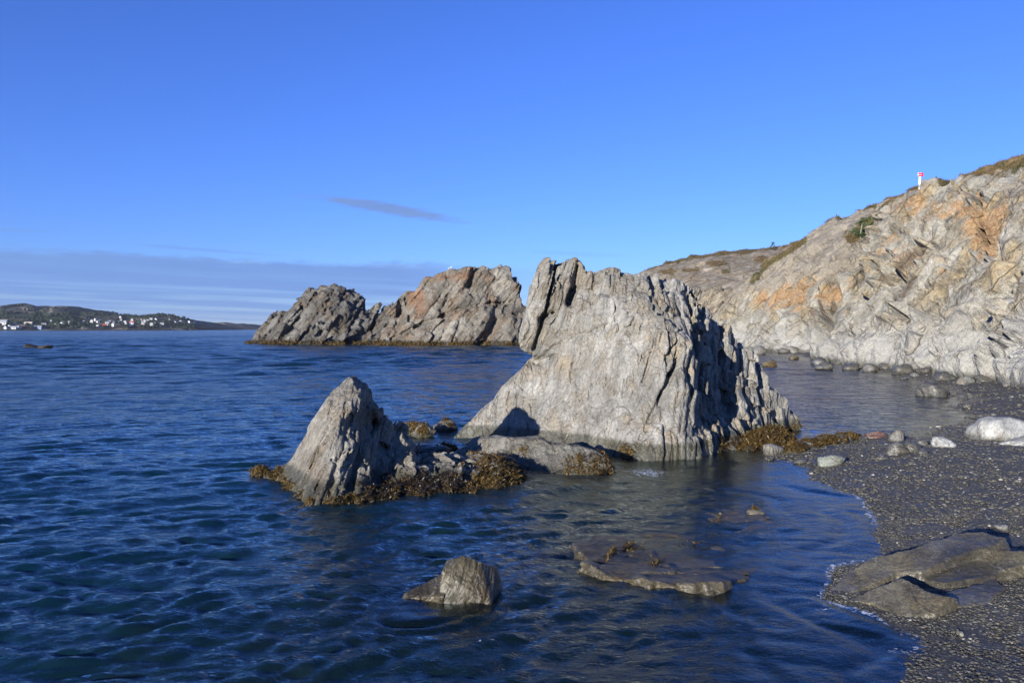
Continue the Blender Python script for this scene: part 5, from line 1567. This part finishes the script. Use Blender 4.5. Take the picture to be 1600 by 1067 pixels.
for k, (px, py) in enumerate(HOUSES):
    q = far_point(px, py)
    o = link(bpy.data.objects.new('house', protoW[rr_.randrange(3)]))
    o.location = (float(q[0]), float(q[1]), float(q[2]))
    o.rotation_euler = (0, 0, rr_.uniform(-0.6, 0.6) + rr_.choice((0, math.pi / 2)))
    sc_ = rr_.uniform(0.45, 0.8)
    o.scale = (sc_, sc_, sc_ * rr_.uniform(.85, 1.1))
    tag(o, WH, 'house', GH)
SPEC = [(4.5, 506.5, (13, 9, 5, 4, (M_HW, M_RW, M_WIN)), 'large white building with a steep pale gable, leftmost in the far village'),
        (45, 506.5, (13, 7, 3.5, 2, (M_HP, M_HP, M_WIN)), 'long cream coloured building at the left end of the far village'),
        (163, 510, (6, 5, 3.5, 2, (M_HRED, M_RR, M_WIN)), 'small red house near the water in the middle of the far village'),
        (206, 506.5, (8, 6, 4, 2, (M_HW, M_RR, M_WIN)), 'white house with a red roof near the water in the far village'),
        (37, 511.5, (8, 6, 3.5, 2, (M_HRED, M_RG, M_WIN)), 'dull red shed beside the white sheds at the left end of the far village'),
        (60, 512.3, (12, 7, 3, 2, (M_HB, M_RW, M_WIN)), 'blue grey waterside shed with a pale roof in the far village'),
        (20, 513, (12, 7, 3, 2, (M_HW, M_RW, M_WIN)), 'long low white shed by the water at the left end of the far village')]
for px, py, (w, d, h, r, ms), lab in SPEC:
    q = far_point(px, py)
    o = link(bpy.data.objects.new('house', house_mesh(w, d, h, r, ms)))
    o.location = (float(q[0]), float(q[1]), float(q[2]))
    o.rotation_euler = (0, 0, 0.25)
    tag(o, lab, 'house', GH)

# woods between the houses: one mass of small crowns
rg = np.random.default_rng(5)
px, py = FP
w = (py > 487) * (py < 512.5) * (px > -30) * (px < 300) * np.clip(0.15 + fbm(FAR_V * 0.02, 3, 91), 0.02, 1)
i = rg.choice(len(FAR_V), 2600, p=w / w.sum())
bm = bmesh.new(); bmesh.ops.create_icosphere(bm, subdivisions=1, radius=1.0)
tv = np.array([v.co for v in bm.verts]); tf = np.array([[v.index for v in f_.verts] for f_ in bm.faces]); bm.free()
VV = (tv[None] * (1 + 0.3 * rg.normal(size=(len(i), len(tv), 1)) * .6) * rg.uniform(1.8, 4.2, (len(i), 1, 1)) * np.array([1.1, 1.1, 1.0])) + (FAR_V[i] + rg.normal(0, 4, (len(i), 3)) * np.array([1, 1, 0]) + np.array([0, 0, 1.5]))[:, None]
QQ = (tf[None] + (np.arange(len(i)) * len(tv))[:, None, None]).reshape(-1, 3)
wd_ = mesh_from('woods', VV.reshape(-1, 3), QQ, simple_mat('dark_woodland', (0.020, 0.031, 0.016), 0.9, 0.5, 0.02, 0.1))
tag(wd_, 'dark woods among the houses on the far shore', None, None, 'stuff')


# ------------------------------------------------------------------ on the cliff tops
def tube(V, Q, pts, rad, k=6):
    """append a tapering tube to lists V, Q"""
    pts = [Vector(p) for p in pts]
    b0 = len(V)
    for i_, p in enumerate(pts):
        d_ = (pts[min(i_ + 1, len(pts) - 1)] - pts[max(i_ - 1, 0)]).normalized()
        a_ = d_.cross(Vector((0.3, 1, 0.2))).normalized()
        c_ = d_.cross(a_)
        for j in range(k):
            th = 6.2832 * j / k
            V.append(p + (a_ * math.cos(th) + c_ * math.sin(th)) * rad[i_])
    for i_ in range(len(pts) - 1):
        for j in range(k):
            a_, b_ = b0 + i_ * k + j, b0 + i_ * k + (j + 1) % k
            Q.append((a_, b_, b_ + k, a_ + k))


def surf_point(o, px, py):
    V, N = world_mesh(o)
    x, y = proj(V)
    d = np.hypot(x - px, y - py)
    c_ = np.nonzero(d < 3)[0]
    if len(c_) == 0:
        c_ = np.argsort(d)[:4]
    return Vector([float(a) for a in V[c_[np.argmin(V[c_, 1])]]])


def crest_point(o, px):
    V, N = world_mesh(o)
    x, y = proj(V)
    c_ = np.nonzero((np.abs(x - px) < 2.5) & (V[:, 1] < 95))[0]
    return Vector([float(a) for a in V[c_[np.argmin(y[c_])]]])


head = bpy.data.objects['headland_cliff']
backc = bpy.data.objects['back_cliff']
hill_o = bpy.data.objects['hill']

M_BARK = simple_mat('grey_bark', (0.26, 0.235, 0.20), 0.9, 0.3, 6.0)
M_NEEDLE = simple_mat('spruce_needles', (0.055, 0.085, 0.030), 0.75, 0.45, 3.0, 0.25)
M_BUSH = simple_mat('dark_bush_leaves', (0.045, 0.060, 0.036), 0.8, 0.4, 3.0, 0.25)


def spruce(base_, height, lean, spread, seed, label, side=0.6, name='spruce_tree', mat=M_NEEDLE, n_l=26, start=0.12, cat='tree'):
    rg = random.Random(seed)
    root = link(bpy.data.objects.new(name, None))
    root.location = base_
    tag(root, label, cat)
    V, Q = [], []
    top = Vector((lean, 0, height))
    tr_ = [Vector((0, 0, -0.4)), Vector((lean * .15, 0, height * .3)), Vector((lean * .55, 0, height * .68)), top]
    tube(V, Q, tr_, [.035 * height + .02, .028 * height, .018 * height, .006])
    leaf, lq = [], []
    for k in range(n_l):
        f = start + (1 - start) * (k + rg.random()) / n_l
        p = Vector((lean * f ** 1.5, 0, height * f))
        az = rg.uniform(0, 6.283)
        dx = math.cos(az) * (1 - side) + side * rg.uniform(0.2, 1.0)
        L_ = spread * (1 - 0.75 * f) * rg.uniform(.6, 1.15)
        d_ = Vector((dx, math.sin(az), rg.uniform(-0.12, 0.22))).normalized()
        if rg.random() < 0.2:
            d_.x = -abs(d_.x)
            L_ *= 0.5
        e = p + d_ * L_
        mid_ = p + d_ * L_ * .5 + Vector((0, 0, -0.04 * L_))
        tube(V, Q, [p, mid_, e], [.012 * height * (1 - .6 * f), .008 * height * (1 - .6 * f), .004], 4)
        for q_ in range(30):
            s_ = rg.uniform(0.18, 1.05)
            c_ = p.lerp(e, s_) + Vector((rg.gauss(0, .07), rg.gauss(0, .07), rg.gauss(.02, .035))) * spread * (1.1 - .5 * s_)
            a_ = (d_ + Vector((rg.gauss(0, .6), rg.gauss(0, .6), rg.gauss(0, .35)))).normalized() * spread * .085
            b_ = a_.cross(Vector((rg.gauss(0, 1), rg.gauss(0, 1), rg.gauss(0, 1)))).normalized() * spread * .03
            n0 = len(leaf)
            leaf += [c_ - a_ * .5, c_ + b_, c_ + a_, c_ - b_]
            lq.append((n0, n0 + 1, n0 + 2, n0 + 3))
    mesh_from('trunk', [tuple(v) for v in V], Q, M_BARK, True, root)
    mesh_from('crown', [tuple(v) for v in leaf], lq, mat, False, root)
    return root


p0 = surf_point(backc, 1343, 369)
hh_ = (369 - 340) / F * p0.y
spruce(p0, hh_, 0.35, 3.1, 3, 'wind bent spruce with its branches swept to the right on the cliff slope', 0.85, n_l=15)
p1 = surf_point(backc, 1333, 366)
spruce(p1, 0.9, 0.1, 1.3, 5, 'small green spruce bush at the left foot of the wind bent spruce', 0.1, 'spruce_bush', M_NEEDLE, 16, 0.1, 'bush')
p1 = surf_point(backc, 1347, 371)
spruce(p1, 0.7, 0.1, 1.2, 6, 'low green spruce bush right below the wind bent spruce', 0.1, 'spruce_bush', M_NEEDLE, 14, 0.1, 'bush')
p1 = surf_point(hill_o, 1209, 387)
spruce(p1 + Vector((0, 0, -.1)), 1.65, 0.1, 1.3, 8, 'lone dark bush on the skyline of the brown hill, the taller one', 0.1, 'bush', M_BUSH, 24, 0.05, 'bush')
p1 = surf_point(hill_o, 1204, 388)
spruce(p1 + Vector((0, 0, -.1)), 0.9, 0.1, 0.8, 9, 'small dark bush left of the taller bush on the skyline', 0.1, 'bush', M_BUSH, 16, 0.05, 'bush')

# trail marker post
def box(V, Q, c, s, R=None):
    b0 = len(V)
    for dz in (-1, 1):
        for dy in (-1, 1):
            for dx in (-1, 1):
                V.append((c[0] + dx * s[0] / 2, c[1] + dy * s[1] / 2, c[2] + dz * s[2] / 2))
    for f_ in ((0, 2, 3, 1), (4, 5, 7, 6), (0, 1, 5, 4), (2, 6, 7, 3), (0, 4, 6, 2), (1, 3, 7, 5)):
        Q.append(tuple(b0 + i_ for i_ in f_))


M_WHITE = simple_mat('white_paint', (0.80, 0.80, 0.78), 0.5, 0.05, 3.0)
M_RED = simple_mat('red_sign_paint', (0.62, 0.02, 0.045), 0.45, 0.05, 3.0)
sp0 = crest_point(head, 1434.5)
k_ = sp0.y / F
post_h = 16 * k_
root = link(bpy.data.objects.new('trail_marker', None))
root.location = sp0
root.rotation_euler = (0, math.radians(3), math.radians(8))
tag(root, 'white post with a red sign board standing on the cliff edge', 'sign post')
V, Q = [], []
box(V, Q, (0, 0, post_h / 2 - .3), (2.3 * k_, 2.3 * k_, post_h + .6))
b0 = len(V)
V += [(-1.3 * k_, -1.3 * k_, post_h), (1.3 * k_, -1.3 * k_, post_h), (1.3 * k_, 1.3 * k_, post_h), (-1.3 * k_, 1.3 * k_, post_h), (0, 0, post_h + .8 * k_)]
Q2 = [(b0, b0 + 1, b0 + 4, b0 + 4), (b0 + 1, b0 + 2, b0 + 4, b0 + 4), (b0 + 2, b0 + 3, b0 + 4, b0 + 4), (b0 + 3, b0, b0 + 4, b0 + 4)]
me = bpy.data.meshes.new('post')
me.from_pydata(V, [], Q + [f_[:3] for f_ in Q2])
me.materials.append(M_WHITE)
link(bpy.data.objects.new('post', me), root)
V, Q = [], []
zc = post_h - 3.2 * k_
box(V, Q, (0.1 * k_, -2.0 * k_, zc), (8.6 * k_, .5 * k_, 5.2 * k_))
sg = mesh_from('sign_board', V, Q, M_RED, False, root)
V, Q = [], []
box(V, Q, (-4.5 * k_, -2.0 * k_, zc), (.6 * k_, .6 * k_, 5.3 * k_))
mesh_from('board_edge', V, Q, M_WHITE, False, sg)
# white lettering too small to read: a row of strokes
V, Q = [], []
rg_ = random.Random(2)
x_ = -2.8
while x_ < 1.9:
    hgt_ = rg_.choice((1.0, 1.5, 1.1, 1.0))
    box(V, Q, (x_ * k_, -2.28 * k_, zc + (-0.6 + hgt_ / 2 - .4) * k_), (.32 * k_, .06 * k_, hgt_ * k_))
    x_ += rg_.choice((.55, .62, .8))
mesh_from('lettering', V, Q, M_WHITE, False, sg)


# gulls resting on the rusty stack
M_GW = simple_mat('white_plumage', (0.75, 0.75, 0.74), 0.8, 0.05, 3)
M_GD = simple_mat('dark_plumage', (0.06, 0.06, 0.065), 0.8, 0.05, 3)
M_GB = simple_mat('yellow_beak', (0.55, 0.35, 0.04), 0.5, 0.05, 3)


def ball(c, r, sub_=2):
    bm = bmesh.new(); bmesh.ops.create_icosphere(bm, subdivisions=sub_, radius=1.0)
    V = np.array([v.co for v in bm.verts]) * np.array(r) + np.array(c)
    Q = np.array([[v.index for v in f_.verts] for f_ in bm.faces]); bm.free()
    return V, Q


def gull(px, py, label, plum, seed, sc):
    p = surf_point(rst, px, py)
    root = link(bpy.data.objects.new('gull', None))
    root.location = p
    root.rotation_euler = (0, 0, seed)
    root.scale = (sc,) * 3
    tag(root, label, 'bird')
    V, Q = [], []
    tube(V, Q, [(-.34, 0, .24), (-.22, 0, .28), (0, 0, .33), (.14, 0, .40), (.20, 0, .52), (.23, 0, .60), (.29, 0, .60), (.33, 0, .59)], [.015, .07, .13, .11, .065, .065, .05, .01], 10)
    mesh_from('body', [tuple(v) for v in V], Q, plum, True, root)
    for s_ in (-1, 1):
        V, Q = ball((-.10, .11 * s_, .33), (.24, .03, .09))
        mesh_from('wing', V, Q, M_GD if plum is M_GD else simple_mat('grey_wing', (.38, .39, .41), .8, .05, 3), True, root)
        V, Q = [], []
        tube(V, Q, [(.02, .05 * s_, -.05), (.02, .05 * s_, .24)], [.012, .014], 5)
        mesh_from('leg', [tuple(v) for v in V], Q, M_GB, True, root)
    V, Q = [], []
    tube(V, Q, [(.32, 0, .595), (.40, 0, .575)], [.016, .004], 6)
    mesh_from('beak', [tuple(v) for v in V], Q, M_GB, True, root)


gull(701, 421, 'white gull standing on the left part of the rusty stack top', M_GW, 0.4, 1.15)
gull(738, 419, 'small dark bird standing near the middle of the rusty stack top', M_GD, 2.2, 0.6)


# dry grass and low heath along the cliff tops
def tufts(o, mask, n, L, seed, mat, name, label):
    V, N = world_mesh(o)
    px, py = proj(V)
    w = np.clip(mask(V, px, py), 0, None)
    rg = np.random.default_rng(seed)
    i = np.repeat(rg.choice(len(V), n, p=w / w.sum()), 6)
    m_ = len(i)
    p = V[i] + rg.normal(0, L * .35, (m_, 3)) * np.array([1, 1, .2])
    d = rg.normal(0, .45, (m_, 3)) + np.array([.25, 0, 1.0])
    d /= np.linalg.norm(d, axis=1, keepdims=True)
    s_ = np.cross(d, rg.normal(size=(m_, 3))); s_ /= np.linalg.norm(s_, axis=1, keepdims=True)
    ln = L * rg.uniform(.4, 1.2, (m_, 1))
    VV = np.stack([p - s_ * ln * .10, p + s_ * ln * .10, p + d * ln], 1).reshape(-1, 3)
    o2 = mesh_from(name, VV, np.arange(m_ * 3).reshape(-1, 3), mat)
    tag(o2, label, None, None, 'stuff')


M_HEATH = simple_mat('dry_heath', (0.11, 0.082, 0.036), 0.9, 0.45, 0.5, 0.1)


def vegw(o):
    a = np.empty(len(o.data.vertices), np.float32)
    o.data.attributes['veg'].data.foreach_get('value', a)
    return a


tufts(backc, lambda V, px, py: (vegw(backc) > 0.30) * (py < 420), 3200, 0.42, 2, M_HEATH, 'grass', 'dry grass along the top of the back cliff')
tufts(head, lambda V, px, py: (vegw(head) > 0.45) * (px < 1640) * 1.0, 3200, 0.30, 3, M_HEATH, 'grass', 'brown heath on top of the near headland')
tufts(hill_o, lambda V, px, py: (vegw(hill_o) > 0.35) * 1.0, 2400, 0.42, 4, M_HEATH, 'grass', 'dry grass on the brown hill')


# ------------------------------------------------------------------ thin sea air
def haze_box():
    m, t, out = new_mat('sea_haze')
    v = t.new('ShaderNodeVolumePrincipled')
    v.inputs['Color'].default_value = (0.80, 0.88, 1.0, 1)
    v.inputs['Density'].default_value = 5.0e-5
    v.inputs['Anisotropy'].default_value = 0.2
    t.l.new(v.outputs[0], out.inputs['Volume'])
    x0, x1, y0, y1, z0, z1 = -6800, 6800, -60, 6800, -60, 120
    V = [(x, y, z) for z in (z0, z1) for y in (y0, y1) for x in (x0, x1)]
    o = mesh_from('haze', V, [(0, 2, 3, 1), (4, 5, 7, 6), (0, 1, 5, 4), (2, 6, 7, 3), (0, 4, 6, 2), (1, 3, 7, 5)], m)
    tag(o, 'thin sea haze over the whole bay', None, None, 'stuff')


haze_box()
